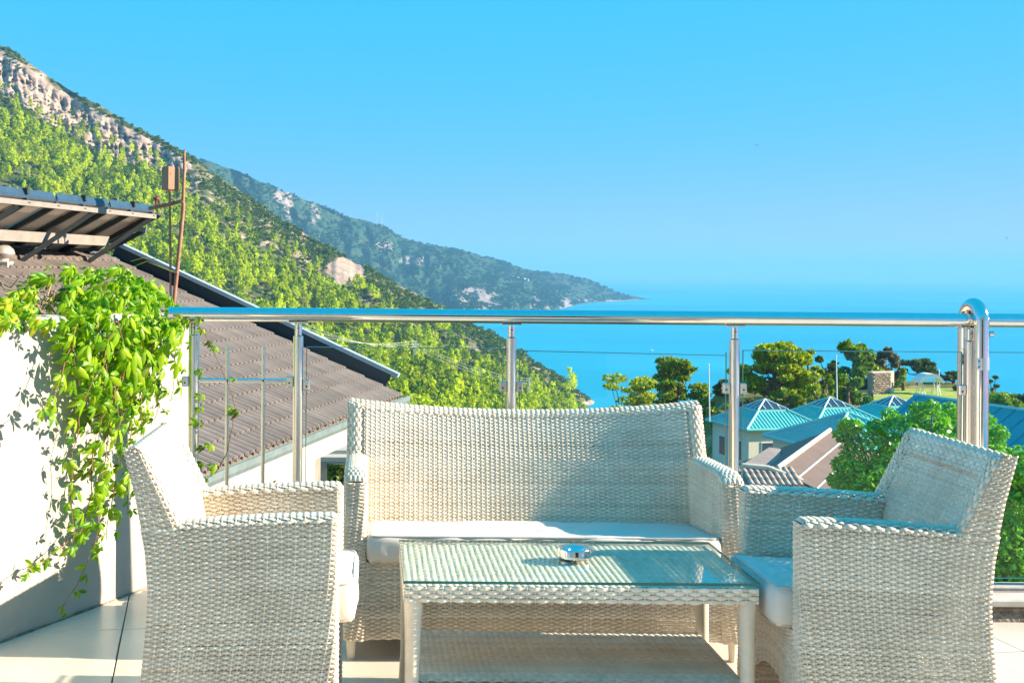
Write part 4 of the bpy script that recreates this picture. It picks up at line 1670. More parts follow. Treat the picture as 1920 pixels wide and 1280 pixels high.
f0 = C + Gh * 0.035
MB().hexa(slab(f0 + E * 0.2, f0 + E * LEN, -0.06, -0.40, 0.05)).build("fascia", HWHT, nh)
MB().hexa(slab(f0 + E * 0.2 + Gh * 0.05, f0 + E * LEN + Gh * 0.05, -0.37, -0.40, 0.30)).build("soffit", HWHT, nh)
w0 = C + Gh * 0.30
wall_start = 3.1
MB().hexa(slab(w0 + E * wall_start, w0 + E * LEN, -0.40, -7.5, 0.25)).build("wall", HWHT, nh)
MB().hexa([w0 + E * wall_start + Vector((0, 0, -7.5)), w0 + E * (wall_start + .25) + Vector((0, 0, -7.5)), w0 + E * (wall_start + .25) + Gh * 5 + Vector((0, 0, -7.5)), w0 + E * wall_start + Gh * 5 + Vector((0, 0, -7.5)),
           w0 + E * wall_start + Vector((0, 0, -.40)), w0 + E * (wall_start + .25) + Vector((0, 0, -.40)), w0 + E * (wall_start + .25) + Gh * 5 + Vector((0, 0, 0.2)), w0 + E * wall_start + Gh * 5 + Vector((0, 0, 0.2))]).build("gable_wall", HWHT, nh)
for s_ in (6.3, 6.45, 6.75):                    # rain pipes
    p = w0 + E * s_ - Gh * 0.06
    MB().tube([p + Vector((0, 0, -0.42)), p + Vector((0, 0, -3))], 0.035, 10).build("rain_pipe", GUTT, nh, True)
lp_ = w0 + E * 5.15 - Gh * 0.05
lampo = MB().lathe([(0.02, 0), (0.10, 0.01), (0.11, 0.05), (0.06, 0.07)], 16)
lampo.v = [tuple(lp_ + Vector((0, 0, -0.62)) + E * p[0] - Gh * p[2] + Vector((0, 0, p[1]))) for p in lampo.v]
lampo.build("wall_lamp", surf("lamp_beige", (0.6, 0.48, 0.34), (0.45, 0.35, 0.25), 8, 0.5), nh, True)
# ridge tiles
RC = C + UP * SL
rmz = []
for i in range(36):
    b = RC + E * (i * 0.36)
    m = MB()
    ring = []
    for L_, r_ in ((0, 0.15), (0.34, 0.125)):
        for k in range(9):
            a = PI * k / 8
            ring.append(b + E * L_ + Gh * (r_ * math.cos(a)) + Vector((0, 0, r_ * 0.85 * math.sin(a) - 0.02)))
    m.add(ring, [(k, k + 1, 10 + k, 9 + k) for k in range(8)] + [tuple(range(9)), tuple(range(9, 18))])
    m.build("ridge_tile", TILE, nh)
# far slope of the roof
MB().hexa([RC - NRM * 0.1, RC + E * LEN - NRM * 0.1, RC + E * LEN + Gh * 5 + Vector((0, 0, -2.2)), RC + Gh * 5 + Vector((0, 0, -2.2)),
           RC, RC + E * LEN, RC + E * LEN + Gh * 5 + Vector((0, 0, -2.1)), RC + Gh * 5 + Vector((0, 0, -2.1))]).build("far_slope", TILE, nh)

# white balcony slabs seen below the eave
bs = thing("balcony", "white balcony edge with two slabs glimpsed below the tiled eave", "balcony", (0, 0, 0))
for (y0, y1, dd) in ((843, 853, 25), (856, 866, 24.6)):
    a, b = at(600, y0, dd), at(664, y0, dd)
    hgt = (y1 - y0) / F * dd
    MB().box(((a.x + b.x) / 2, dd + 0.75, a.z - hgt / 2), (b.x - a.x, 1.5, hgt), 0.01).build("slab", HWHT, bs)
    MB().box(((a.x + b.x) / 2, dd + 0.75, a.z - hgt - 0.02), (b.x - a.x, 1.46, 0.034)).build("slab_edge", CAPF, bs)
for s_ in (0, 1):
    a = at(602 + 55 * s_, 853, 25)
    MB().box((a.x, 25.6, a.z - 1.6), (0.2, 0.2, 3.2)).build("post", HWHT, bs)

# ------------------------------------------------------------------ solar collectors on the roof
sol = thing("solar_rack", "tilted solar collector rack on dark steel struts above the tiled roof", "solar panel")
T2 = at(290, 397, 20.5)
B2 = T2 + Gh * 1.72 + Vector((0, 0, -0.88))
T1, B1 = T2 + E * 6.4, B2 + E * 6.4
UNDER = surf("panel_backsheet", (0.62, 0.53, 0.44), (0.46, 0.39, 0.32), 1.5, 0.7)
PV = surf("blue_panel_glass", (0.02, 0.06, 0.14), (0.015, 0.045, 0.10), 4, 0.15, spec=0.6)
STEEL = surf("dark_painted_steel", (0.030, 0.040, 0.040), (0.018, 0.024, 0.024), 6, 0.6)
PALE = surf("pale_aluminium", (0.27, 0.245, 0.22), (0.20, 0.185, 0.17), 6, 0.5)
RUST = surf("rusty_steel", (0.42, 0.22, 0.13), (0.26, 0.12, 0.07), 8, 0.8)
SN = (T2 - T1).cross(B1 - T1).normalized()
if SN.z > 0:
    SN = -SN                                     # the underside


def sp(a, b, off=0.0):
    return (T1 * (1 - a) + T2 * a) * (1 - b) + (B1 * (1 - a) + B2 * a) * b + SN * off


npan = 4
for i in range(npan):
    a0, a1 = i / npan + 0.006, (i + 1) / npan - 0.006
    q = [sp(a0, 0.0), sp(a1, 0.0), sp(a1, 1), sp(a0, 1)]
    p = MB().hexa([x for x in q] + [x - SN * 0.05 for x in q]).build("collector", UNDER, sol)
    MB().hexa([x - SN * 0.052 for x in q] + [x - SN * 0.058 for x in q]).build("absorber_glass", PV, p)
    u_ = (q[1] - q[0])
    MB().hexa([q[0] - SN * 0.06, q[1] - SN * 0.06, q[1] + SN * 0.012, q[0] + SN * 0.012, q[0] - SN * 0.06 + Vector((0, 0, .055)), q[1] - SN * 0.06 + Vector((0, 0, .055)), q[1] + SN * 0.012 + Vector((0, 0, .045)), q[0] + SN * 0.012 + Vector((0, 0, .045))]).build("header_strip", surf("blue_header", (0.035, 0.075, 0.13), (0.025, 0.055, 0.10), 5, 0.35), p)
    c0 = (q[0] + q[1]) / 2 + Vector((0, 0, 0.08))
    MB().box(tuple(c0), (0.09, 0.06, 0.09), 0.01).build("clamp", STEEL, p)


def bar(p, q, r, name, mat, par=sol):
    d_ = (q - p).normalized()
    s_ = d_.cross(Vector((0, 0, 1))).normalized() * r
    t_ = d_.cross(s_).normalized() * r
    MB().hexa([p - s_ - t_, p + s_ - t_, p + s_ + t_, p - s_ + t_, q - s_ - t_, q + s_ - t_, q + s_ + t_, q - s_ + t_]).build(name, mat, par)


for a in np.linspace(0.02, 0.985, 9):
    bar(sp(a, -0.0, 0.05), sp(a, 1.0, 0.05), 0.035, "rafter", STEEL)
bar(sp(-0.02, 0.42, 0.14), sp(0.93, 0.42, 0.14), 0.075, "purlin", PALE)
bar(sp(-0.02, 0.02, 0.07), sp(1.0, 0.02, 0.07), 0.035, "top_rail", PALE)
for a in (0.30, 0.62, 0.93):
    top = sp(a + 0.04, 0.02, 0.12)
    foot = sp(a - 0.10, 0.98, 0.55)
    bar(top, foot, 0.035, "strut", STEEL)
    bar(sp(a - 0.08, 0.62, 0.10), sp(a + 0.02, 0.46, 0.26), 0.022, "brace", STEEL)
bar(at(300, 402, 20.7), at(135, 489, 21.4), 0.035, "strut", STEEL)
bar(at(275, 430, 20.6), at(165, 488, 21.2), 0.032, "strut", STEEL)
for (x, y0, y1) in ((160, 468, 488), (53, 465, 498), (175, 480, 492)):
    bar(at(x, y0, 21.2), at(x, y1, 21.0), 0.03, "leg", CAPF)
bar(at(256, 428, 20.5), at(274, 432, 20.5), 0.04, "end_bracket", GUTT)

mast = thing("antenna_mast", "rusty antenna mast with a beige box rising beside the solar rack", "antenna")
MB().tube([at(324, 585, 18.6), at(336, 470, 18.6), at(343.5, 392, 18.6), at(344, 381, 18.6), at(340, 377, 18.6), at(318, 383, 18.7), at(280, 391, 18.9)], 0.030, 10).build("bent_pole", RUST, mast, True)
MB().tube([at(343, 378, 18.6), at(345.5, 320, 18.6), at(345.8, 282, 18.6)], [0.026, 0.022, 0.016], 10).build("upper_pole", RUST, mast, True)
MB().tube([at(320, 585, 18.6), at(319.5, 470, 18.6), at(317.5, 314, 18.6)], 0.017, 8).build("thin_pole", RUST, mast, True)
bx_ = at(317.5, 334, 18.55)
MB().box(tuple(bx_ + Vector((0, 0.10, 0))), (0.20, 0.20, 0.35), 0.012, Matrix.Rotation(R(38), 3, 'Z')).build("beige_box", surf("beige_plastic", (0.36, 0.20, 0.115), (0.29, 0.16, 0.09), 4, 0.6), mast)
for y in (326, 359, 511):
    p = at(318 if y < 500 else 330, y, 18.56)
    MB().box(tuple(p), (0.05, 0.05, 0.03), 0.004).build("clamp", RUST, mast)
cl = at(293, 373, 18.8)
k_ = MB().lathe([(0.0, 0.03), (0.05, 0.02), (0.05, -0.01), (0.02, -0.02), (0.015, -0.09), (0.0, -0.09)], 12, tuple(cl)).build("red_insulator", surf("red_cap", (0.35, 0.05, 0.03), (0.25, 0.03, 0.02), 9, 0.5), mast, True)
MB().tube([at(299, 375, 18.8), at(302, 383, 18.8), at(303, 395, 18.8), at(306, 405, 18.8)], 0.008, 6).build("cable", PALE, mast, True)
MB().tube([at(290, 400, 18.8), at(308, 406, 18.8)], 0.012, 6).build("cable_arm", PALE, mast, True)

vent = thing("roof_vent", "round metal roof vent on a white block at the photo's left edge", "roof vent")
vb = at(2, 498, 17.5)
MB().box((vb.x, vb.y, vb.z - 0.05), (0.28, 0.28, 0.22), 0.01).build("white_base", HWHT, vent)
MB().lathe([(0.10, 0.05), (0.11, 0.10), (0.17, 0.13), (0.19, 0.17), (0.17, 0.23), (0.11, 0.28), (0.0, 0.30)], 20, tuple(vb)).build("cowl", surf("dull_metal", (0.5, 0.46, 0.42), (0.36, 0.32, 0.3), 9, 0.5, 0.4), vent, True)

# ------------------------------------------------------------------ turquoise roofs below the terrace
TURQ = surf("turquoise_sheet", (0.12, 0.56, 0.54), (0.10, 0.48, 0.47), 0.8, 0.42, spec=0.4)
TURQL = surf("pale_turquoise_trim", (0.30, 0.62, 0.60), (0.24, 0.54, 0.53), 1.5, 0.5)
SKYGL = surf("skylight_glass", (0.030, 0.075, 0.12), (0.02, 0.05, 0.09), 0.6, 0.08, spec=0.7)
BARW = surf("white_glazing_bar", (0.78, 0.80, 0.80), (0.7, 0.72, 0.72), 3, 0.5)
PCREAM = surf("pavilion_cream_wall", (0.74, 0.68, 0.55), (0.66, 0.60, 0.48), 0.8, 0.85)
TH = R(11.4)


def quad_ribs(m, a, b, c, d, n, w=0.035, h=0.045):
    """n raised seams on the roof face a-b (eave) c-d (top), running up the slope"""
    nn = (b - a).cross(d - a).normalized()
    if nn.z < 0:
        nn = -nn
    ud = ((d + c) / 2 - (a + b) / 2)
    e = (b - a).normalized()
    up = (ud - e * ud.dot(e)).normalized()
    L = (b - a).length
    Ht = ud.dot(up)
    l0, l1 = (d - a).dot(e), (c - a).dot(e)
    for i in range(1, n):
        x = L * i / n
        if x < l0:
            t = x / l0
        elif x > l1:
            t = (L - x) / max(L - l1, 1e-6)
        else:
            t = 1
        p, q = a + e * x, a + e * x + up * Ht * t * 0.985
        m.hexa([p - e * w, p + e * w, q + e * w, q - e * w, p - e * w + nn * h, p + e * w + nn * h, q + e * w + nn * h, q - e * w + nn * h])


def pavilion(corner, label, skylight=True, a=6.0, rise=1.02, top=2.28, apex=0.66, wall=3.4):
    t = thing("turquoise_pavilion", label, "house", corner, TH, "turquoise hip-roofed pavilions")
    o = 0.35
    W_ = MB().box((a / 2, a / 2, -wall / 2 - 0.12), (a - 2 * o, a - 2 * o, wall)).build("wall", PCREAM, t)
    for (x, z, w, h) in ((a * 0.3, -1.6, 0.9, 1.3), (a * 0.68, -1.6, 0.9, 1.3)):
        f = MB().box((x, o - 0.01, z), (w + 0.16, 0.06, h + 0.16), 0.0).build("window", BARW, t)
        MB().box((x, o - 0.035, z), (w, 0.04, h)).build("pane", SKYGL, f)
        f = MB().box((o - 0.01, x, z), (0.06, w + 0.16, h + 0.16), 0.0).build("window", BARW, t)
        MB().box((o - 0.035, x, z), (0.04, w, h)).build("pane", SKYGL, f)
    k = (a - top) / 2 if skylight else a / 2 - 0.05
    E_ = [Vector((0, 0, 0)), Vector((a, 0, 0)), Vector((a, a, 0)), Vector((0, a, 0))]
    rz_ = rise if skylight else rise * (a / 2) / ((a - top) / 2) * 0.86
    U_ = [Vector((k, k, rz_)), Vector((a - k, k, rz_)), Vector((a - k, a - k, rz_)), Vector((k, a - k, rz_))]
    m = MB()
    m.add(E_ + U_, [(0, 1, 5, 4), (1, 2, 6, 5), (2, 3, 7, 6), (3, 0, 4, 7), (4, 5, 6, 7), (3, 2, 1, 0)])
    rf_ = m.build("roof", TURQ, t)
    rb = MB()
    for i in range(4):
        j = (i + 1) % 4
        quad_ribs(rb, E_[i], E_[j], U_[j], U_[i], 22)
    o_ = rb.build("roof_seams", TURQ, rf_)
    o_["kind"] = "stuff"
    for i in range(4):
        j = (i + 1) % 4
        MB().tube([E_[i] + Vector((0, 0, .03)), U_[i] + Vector((0, 0, .05))], 0.085, 8).build("hip_capping", TURQL, rf_, True)
        MB().tube([E_[i], E_[j]], 0.10, 8).build("gutter", TURQ, rf_, True)
    if skylight:
        s = MB()
        kb_ = [p + Vector((0, 0, 0.13)) for p in U_]
        MB().hexa(U_ + kb_).build("skylight_kerb", TURQL, t)
        ap = Vector((a / 2, a / 2, rz_ + apex + 0.1))
        sk = MB().add(kb_ + [ap], [(0, 1, 4), (1, 2, 4), (2, 3, 4), (3, 0, 4)]).build("skylight", SKYGL, t)
        for i in range(4):
            j = (i + 1) % 4
            MB().tube([kb_[i], ap], 0.055, 6).build("glazing_bar", BARW, sk, True)
            for f in (0.25, 0.5, 0.75):
                p = kb_[i].lerp(kb_[j], f)
                q = kb_[i].lerp(ap, 2 * f if f <= 0.5 else 2 - 2 * f) if f < 0.5 else (kb_[j].lerp(ap, 2 * (1 - f)) if f > 0.5 else ap)
                if f == 0.5:
                    q = p.lerp(ap, 0.97)
                else:
                    q = p + (ap - (kb_[i] + kb_[j]) / 2) * 0.5
                MB().tube([p + Vector((0, 0, .02)), q + Vector((0, 0, .02))], 0.035, 6).build("glazing_bar", BARW, sk, True)
    return t


pavilion(at(1400, 806, 85), "turquoise pavilion with glass pyramid skylight nearest the middle railing post")
pavilion(at(1528, 800, 88), "middle turquoise pavilion with a glass pyramid skylight, behind the plain turquoise roof")
pavilion(at(1652, 796, 91), "rightmost turquoise skylight pavilion, half hidden by the teal roof")
pavilion(at(1550, 846, 60), "turquoise hip roof without skylight, in front of the three skylight pavilions", skylight=False)

# grey-brown panelled gable house
gh = thing("panelled_roof_house", "low house with pinkish brown panelled roof beside the leafy tree", "house")
g1, g2 = at(1458, 879, 48), at(1556, 806, 60)
g2.z = g1.z
gd = (g2 - g1).normalized()
gr_ = Vector((gd.y, -gd.x, 0))
sl = (gr_ * math.cos(R(24)) - Vector((0, 0, math.sin(R(24)))))
gn = Vector((0, 0, 1)) * math.cos(R(24)) + gr_ * math.sin(R(24))
ROOFP = surf("pinkish_roof_panel", (0.15, 0.105, 0.09), (0.115, 0.08, 0.07), 1.2, 0.8, per_object=0.05)
Lg = (g2 - g1).length
wd = 0.78
for i in range(7):
    a0, a1 = g1 + sl * (i * wd + 0.02), g1 + sl * ((i + 1) * wd - 0.02)
    b0, b1 = a0 + gd * Lg, a1 + gd * Lg
    MB().hexa([a0 - gn * .05, a1 - gn * .05, b1 - gn * .05, b0 - gn * .05, a0, a1, b1, b0]).build("roof_panel", ROOFP, gh)
    c0 = g1 + sl * ((i + 1) * wd)
    MB().tube([c0 + gn * 0.02, c0 + gd * Lg + gn * 0.02], 0.035, 6).build("batten", BARW, gh, True)
slL = (-gr_ * math.cos(R(24)) - Vector((0, 0, math.sin(R(24)))))
MB().hexa([g1, g1 + slL * 4.5, g2 + slL * 4.5, g2, g1 + Vector((0, 0, .04)), g1 + slL * 4.5 + Vector((0, 0, .04)), g2 + slL * 4.5 + Vector((0, 0, .04)), g2 + Vector((0, 0, .04))]).build("left_slope", ROOFP, gh)
MB().tube([g1 + Vector((0, 0, .05)), g2 + Vector((0, 0, .05))], 0.10, 8).build("ridge_cap", surf("pale_ridge", (0.66, 0.58, 0.50), (0.56, 0.48, 0.42), 2, 0.8), gh, True)
p0 = g1 + slL * 4.0
p1 = g1 + sl * 5.2
MB().prism([Vector((p0.x, p0.y, p0.z - 3)), Vector((p1.x, p1.y, p0.z - 3)), Vector((p1.x, p1.y, p1.z - 0.1)), Vector((g1.x, g1.y, g1.z - 0.1)), Vector((p0.x, p0.y, p0.z - 0.1))], tuple(gd * (Lg - 0.3))).build("wall", PCREAM, gh)

# small lean-to and round-tile roof in front of it
lt = thing("lean_to", "dark flat lean-to roof beside the cream pavilion wall", "shed")
q = [at(1385, 875, 50), at(1442, 838, 58), at(1464, 841, 58), at(1462, 868, 52), at(1425, 884, 48.5)]
zz = sum(p.z for p in q) / 5
MB().prism(q, (0, 0, -0.12)).build("roof", surf("lean_to_roof", (0.30, 0.24, 0.22), (0.22, 0.18, 0.17), 1, 0.85), lt)
for p in (q[0], q[4]):
    MB().box((p.x + 0.1, p.y + 0.2, p.z - 1.6), (0.15, 0.15, 3.0)).build("post", BARW, lt)
rt_ = thing("round_tile_roof", "tiny roof of rounded pale tiles over a white wall behind the sofa arm", "shed")
c0 = at(1428, 878, 40)
TERR = surf("weathered_round_tile", (0.48, 0.40, 0.35), (0.22, 0.17, 0.15), 6, 0.85)
tm = MB()
rr = []
for k in range(7):
    a = PI * k / 6
    for y in (0, 0.42):
        rr.append((0.085 * math.cos(a), y, 0.075 * math.sin(a) + (0.012 if y == 0 else 0)))
rtm = MB().add(rr, [(2 * k, 2 * k + 2, 2 * k + 3, 2 * k + 1) for k in range(6)] + [tuple(2 * k for k in range(7))]).mesh("round_tile", TERR, True)
for i in range(9):
    for j in range(3):
        o = obj("round_tile", rtm, rt_)
        o.location = (c0.x - 0.55 + i * 0.19, c0.y - 0.9 + j * 0.36, c0.z - 0.42 + j * 0.13)
        o.rotation_euler = (R(20), 0, 0)
MB().box((c0.x + 0.2, c0.y - 0.2, c0.z - 0.30), (1.85, 1.3, 0.05), 0, Matrix.Rotation(R(20), 3, 'X')).build("deck", TERR, rt_)
MB().tube([c0 + Vector((-0.6, 0.2, 0.06)), c0 + Vector((0.2, 0.0, 0.02)), c0 + Vector((1.2, -0.3, -0.35))], 0.09, 10).build("ridge_roll", surf("ridge_mortar", (0.62, 0.56, 0.48), (0.5, 0.45, 0.38), 5, 0.9), rt_, True)
MB().box((c0.x + 0.2, c0.y - 0.15, c0.z - 1.9), (1.7, 1.2, 2.7)).build("wall", HWHT, rt_)

# large teal roof on the right
tr = thing("teal_roof_house", "house with one large plain roof slope in shaded teal at the right", "house")
TEAL_SHADE = surf("teal_shade_sheet", (0.035, 0.30, 0.36), (0.03, 0.25, 0.31), 0.5, 0.5)  # left slope's shade is put into this colour; the sunlit slope is lighter turquoise
r1, r2 = at(1714, 740, 70), at(1960, 774, 61)
r2.z = r1.z
rd_ = (r2 - r1).normalized()
lo = Vector((-rd_.y, rd_.x, 0))
if lo.x > 0:
    lo = -lo
dn = lo * 4.6 + Vector((0, 0, -3.1))
dn2 = -lo * 4.6 + Vector((0, 0, -2.2))
R2 = r2 + rd_ * 14
for nm, dv in (("left_slope", dn), ("right_slope", dn2)):
    q = [r1, R2, R2 + dv, r1 + dv]
    MB().hexa([p + Vector((0, 0, -.12)) for p in q] + q).build(nm, TEAL_SHADE if nm[0] == 'l' else TURQ, tr)
for s_ in np.arange(0.5, (R2 - r1).length, 1.0):
    p = r1 + rd_ * s_
    for dv in (dn, dn2):
        MB().tube([p + Vector((0, 0, .02)), p + dv + Vector((0, 0, .02))], 0.035, 5).build("seam", TEAL_SHADE if dv is dn else TURQL, tr, True)
MB().tube([r1 + Vector((0, 0, .03)), R2 + Vector((0, 0, .03))], 0.08, 8).build("ridge_cap", TURQL, tr, True)
MB().prism([r1 + dn * 0.94 + Vector((0, 0, -3)), r1 + dn * 0.94 + Vector((0, 0, -.25)), r1 + Vector((0, 0, -.2)), r1 + dn2 * 0.94 + Vector((0, 0, -.25)), r1 + dn2 * .94 + Vector((0, 0, -3.9))], tuple(rd_ * 26)).build("wall", PCREAM, tr)

# ------------------------------------------------------------------ trees and shrubs
NEEDLE = leafy("pine_needles", (0.065, 0.155, 0.012), (0.54, 0.63, 0.03), trans=0.42, spec=0.15)
NEEDLED = leafy("dark_pine_needles", (0.03, 0.075, 0.022), (0.16, 0.22, 0.04), trans=0.2, spec=0.15)
BUSH = leafy("bush_leaves", (0.07, 0.17, 0.015), (0.34, 0.46, 0.04), trans=0.3, spec=0.2)
BUSHB = leafy("dry_bush_leaves", (0.10, 0.10, 0.035), (0.34, 0.24, 0.11), trans=0.25, spec=0.15)
GLOSSY = leafy("glossy_tree_leaves", (0.10, 0.36, 0.010), (0.44, 0.74, 0.03), trans=0.30, rough=0.32, spec=0.6, tcol=(0.8, 1, 0.2))


def tree(name, label, cat, base, h, lobes, mat, n, size, group, trunk_r=0.16, lean=(0, 0), limbs=True, shell=0.5):
    """tapered trunk with limbs to each lobe; crown of leaf tufts spread through the lobes"""
    b = Vector(base)
    t = thing(name, label, cat, tuple(b), 0, group)
    m = MB()
    top = Vector((lean[0], lean[1], h * 0.72))
    m.tube([(0, 0, -0.5), top * 0.35 + Vector((0.1 * lean[1], 0, 0)), top * 0.7, top], [trunk_r * 1.25, trunk_r, trunk_r * 0.75, trunk_r * 0.4], 9)
    tot = sum(l[3] * l[4] * l[5] for l in lobes) ** 1.0
    vs, qs, bb = [], [], 0
    wts = np.array([(l[3] * l[4] * l[5]) ** (2 / 3) for l in lobes])
    wts = wts / wts.sum()
    for l, w in zip(lobes, wts):
        c = Vector(l[:3])
        if limbs:
            f = min(0.95, max(0.3, (c.z - l[5] * 0.6) / max(top.z, 0.1) * 0.8))
            st = top * f
            m.tube([st, (st + c) / 2 + Vector((0, 0, -0.08 * h)), c], [trunk_r * 0.5, trunk_r * 0.33, trunk_r * 0.12], 6)
        V, Q = tuft_cloud(max(8, int(n * w)), ellipsoid(l[:3], l[3:6], shell), size)
        vs.append(V); qs.append(Q + bb); bb += len(V)
    m.build("trunk", BARK, t, True)
    cr = obj("crown", mesh_np("crown", np.concatenate(vs), np.concatenate(qs), mat, False), t)
    return t


def lobes_round(w, h, n, seed, z0=0.3, flat=0.5):
    r = random.Random(seed)
    L = []
    for i in range(n):
        a = r.uniform(0, 2 * PI)
        z = z0 + (1 - z0) * (i + 0.5) / n
        rad = w / 2 * math.sqrt(max(0.05, 1 - ((z - z0 - 0.25 * (1 - z0)) / (0.85 * (1 - z0))) ** 2)) * r.uniform(0.4, 0.95)
        s = w * r.uniform(0.10, 0.19)
        L.append((rad * math.cos(a), rad * math.sin(a) * 0.9, z * h - s * 0.3, s, s, s * flat * r.uniform(0.85, 1.3)))
    return L


def on_ground(px_, d):
    p = at(px_, 700, d)
    return Vector((p.x, d, float(ground_z(np.array(p.x), np.array(d)))))


def place_tree(name, label, cat, pxc, top_y, w_px, d, mat, n, size, group, nl=14, z0=0.3, flat=0.55, seed=1, tr_=0.16, lobes=None):
    b = on_ground(pxc, d)
    zt_ = at(pxc, top_y, d).z
    h = zt_ - b.z
    w = w_px / F * d
    return tree(name, label, cat, b, h, lobes or lobes_round(w, h, nl, seed, z0, flat), mat, n, size, group, tr_)


GP = "pines on the promontory"
place_tree("pine_tree", "smaller pine above the sofa's middle right, left of the tallest one", "tree", 1174, 699, 165, 125, NEEDLE, 6500, 0.21, GP, 34, 0.3, 0.36, 2)
place_tree("pine_tree", "conical bright pine rising above the right end of the sofa back", "tree", 1270, 668, 130, 120, NEEDLE, 8500, 0.21, GP, 46, 0.25, 0.36, 3)
place_tree("pine_tree", "largest spreading pine, right of the middle railing post", "tree", 1452, 642, 150, 106, NEEDLE, 9500, 0.21, GP, 46, 0.2, 0.38, 4, 0.2)
place_tree("pine_tree", "dark little pine directly left of the railing post over the turquoise roof", "tree", 1356, 714, 44, 118, NEEDLED, 1100, 0.22, GP, 8, 0.3, 0.6, 5)
place_tree("pine_tree", "dark umbrella pine behind the white arched canopy", "tree", 1722, 672, 74, 122, NEEDLED, 1900, 0.22, GP, 12, 0.48, 0.34, 6)
place_tree("pine_tree", "dark umbrella pine immediately left of the steel hoop", "tree", 1788, 696, 60, 124, NEEDLED, 1500, 0.22, GP, 10, 0.45, 0.34, 7)
place_tree("pine_tree", "small dark pine just right of the steel hoop", "tree", 1862, 702, 30, 124, NEEDLED, 800, 0.2, GP, 7, 0.35, 0.45, 8)
place_tree("pine_tree", "thin leaning pine at the right edge of the big pine's crown", "tree", 1515, 655, 44, 112, NEEDLE, 900, 0.22, GP, 7, 0.5, 0.5, 9)
GB_ = "bushes and small trees around the stone wall"
place_tree("broad_bush", "wide green bush growing above the stone wall", "bush", 1600, 645, 90, 118, BUSH, 3600, 0.24, GB_, 26, 0.05, 0.8, 11)
place_tree("broad_bush", "brownish dry bush above the right end of the stone wall", "bush", 1655, 653, 66, 119, BUSHB, 2600, 0.22, GB_, 20, 0.05, 0.8, 12)
place_tree("leafy_shrub", "dark rounded shrub left of the stone wall's top", "shrub", 1548, 668, 48, 110, NEEDLED, 1100, 0.2, GB_, 8, 0.3, 0.7, 13)
place_tree("leafy_shrub", "bright green shrub below the pole, left of the stone wall", "shrub", 1590, 700, 66, 104, BUSH, 1600, 0.2, GB_, 10, 0.2, 0.7, 14)
place_tree("leafy_shrub", "yellow-green young tree in front of the dark shrub", "shrub", 1545, 690, 34, 103, BUSH, 800, 0.19, GB_, 7, 0.2, 0.7, 15)
place_tree("leafy_shrub", "low mixed shrub behind the middle skylight", "shrub", 1532, 722, 60, 100, BUSH, 1200, 0.19, GB_, 8, 0.1, 0.7, 16)
place_tree("leafy_shrub", "low green shrub at the foot of the stone wall", "shrub", 1615, 735, 60, 99, BUSH, 1200, 0.19, GB_, 8, 0.1, 0.7, 17)
place_tree("leafy_shrub", "yellowish shrub between stone wall post and umbrella pine", "shrub", 1694, 690, 30, 115, BUSH, 800, 0.19, GB_, 7, 0.2, 0.7, 18)
place_tree("leafy_shrub", "low dry shrub under the largest pine", "shrub", 1400, 748, 56, 101, BUSHB, 1000, 0.17, GB_, 7, 0.05, 0.6, 19)
place_tree("leafy_shrub", "low bright shrub behind the cream pavilion's left corner", "shrub", 1352, 756, 60, 100, BUSH, 1000, 0.18, GB_, 7, 0.05, 0.6, 20)
place_tree("leafy_shrub", "grassy shrub beside the pale path", "shrub", 1440, 742, 40, 101, BUSH, 700, 0.17, GB_, 6, 0.05, 0.6, 21)
place_tree("leafy_shrub", "rounded bush far right beyond the teal ridge", "shrub", 1906, 738, 60, 112, NEEDLED, 1100, 0.2, GB_, 8, 0.1, 0.6, 22)
place_tree("leafy_shrub", "dry grassy bush between the white canopy and the steel hoop", "shrub", 1802, 722, 34, 116, BUSHB, 700, 0.18, GB_, 6, 0.05, 0.6, 23)

place_tree("leafy_shrub", "light green bush at the right frame edge above the teal ridge", "shrub", 1888, 742, 70, 100, BUSH, 2400, 0.2, GB_, 18, 0.05, 0.7, 24)
place_tree("leafy_shrub", "dark bush cut by the right frame edge behind the teal roof", "shrub", 1940, 734, 80, 104, NEEDLED, 2400, 0.2, GB_, 18, 0.05, 0.7, 25)
place_tree("leafy_shrub", "green bush between the big pine and the first skylight", "shrub", 1482, 730, 56, 102, BUSH, 1800, 0.19, GB_, 14, 0.05, 0.7, 26)
hd = thing("clipped_hedge", "clipped box hedge with dark top right of the steel hoop", "hedge", tuple(on_ground(1866, 108)))
hb = on_ground(1866, 108)
zt_ = at(1866, 737, 108).z - hb.z
V, Q = tuft_cloud(1800, lambda n: np.stack([rng.uniform(-1.5, 1.3, n), rng.uniform(-1.2, 1.2, n), rng.uniform(0, zt_, n)], -1), 0.16)
obj("foliage", mesh_np("foliage", V, Q, BUSH, False), hd)
MB().tube([(0, 0, -0.3), (0, 0, zt_ * 0.8)], 0.08, 7).build("stem", BARK, hd)

# --- near leafy trees below the railing on the right
def lobe_px(cx, cy, w, h_, d, dd=0.0):
    p = at(cx, cy, d + dd)
    return (p.x, p.y, p.z, w / 2 / F * d, w / 2 / F * d, h_ / 2 / F * d)


def near_tree(label, base, L, n, size, seed):
    b = Vector(base)
    t = tree("broadleaf_tree", label, "tree", b, 3.2, [(l[0] - b.x, l[1] - b.y, l[2] - b.z, l[3], l[4], l[5]) for l in L], GLOSSY, n, size, "leafy trees just below the terrace", 0.09, shell=0.62)
    return t


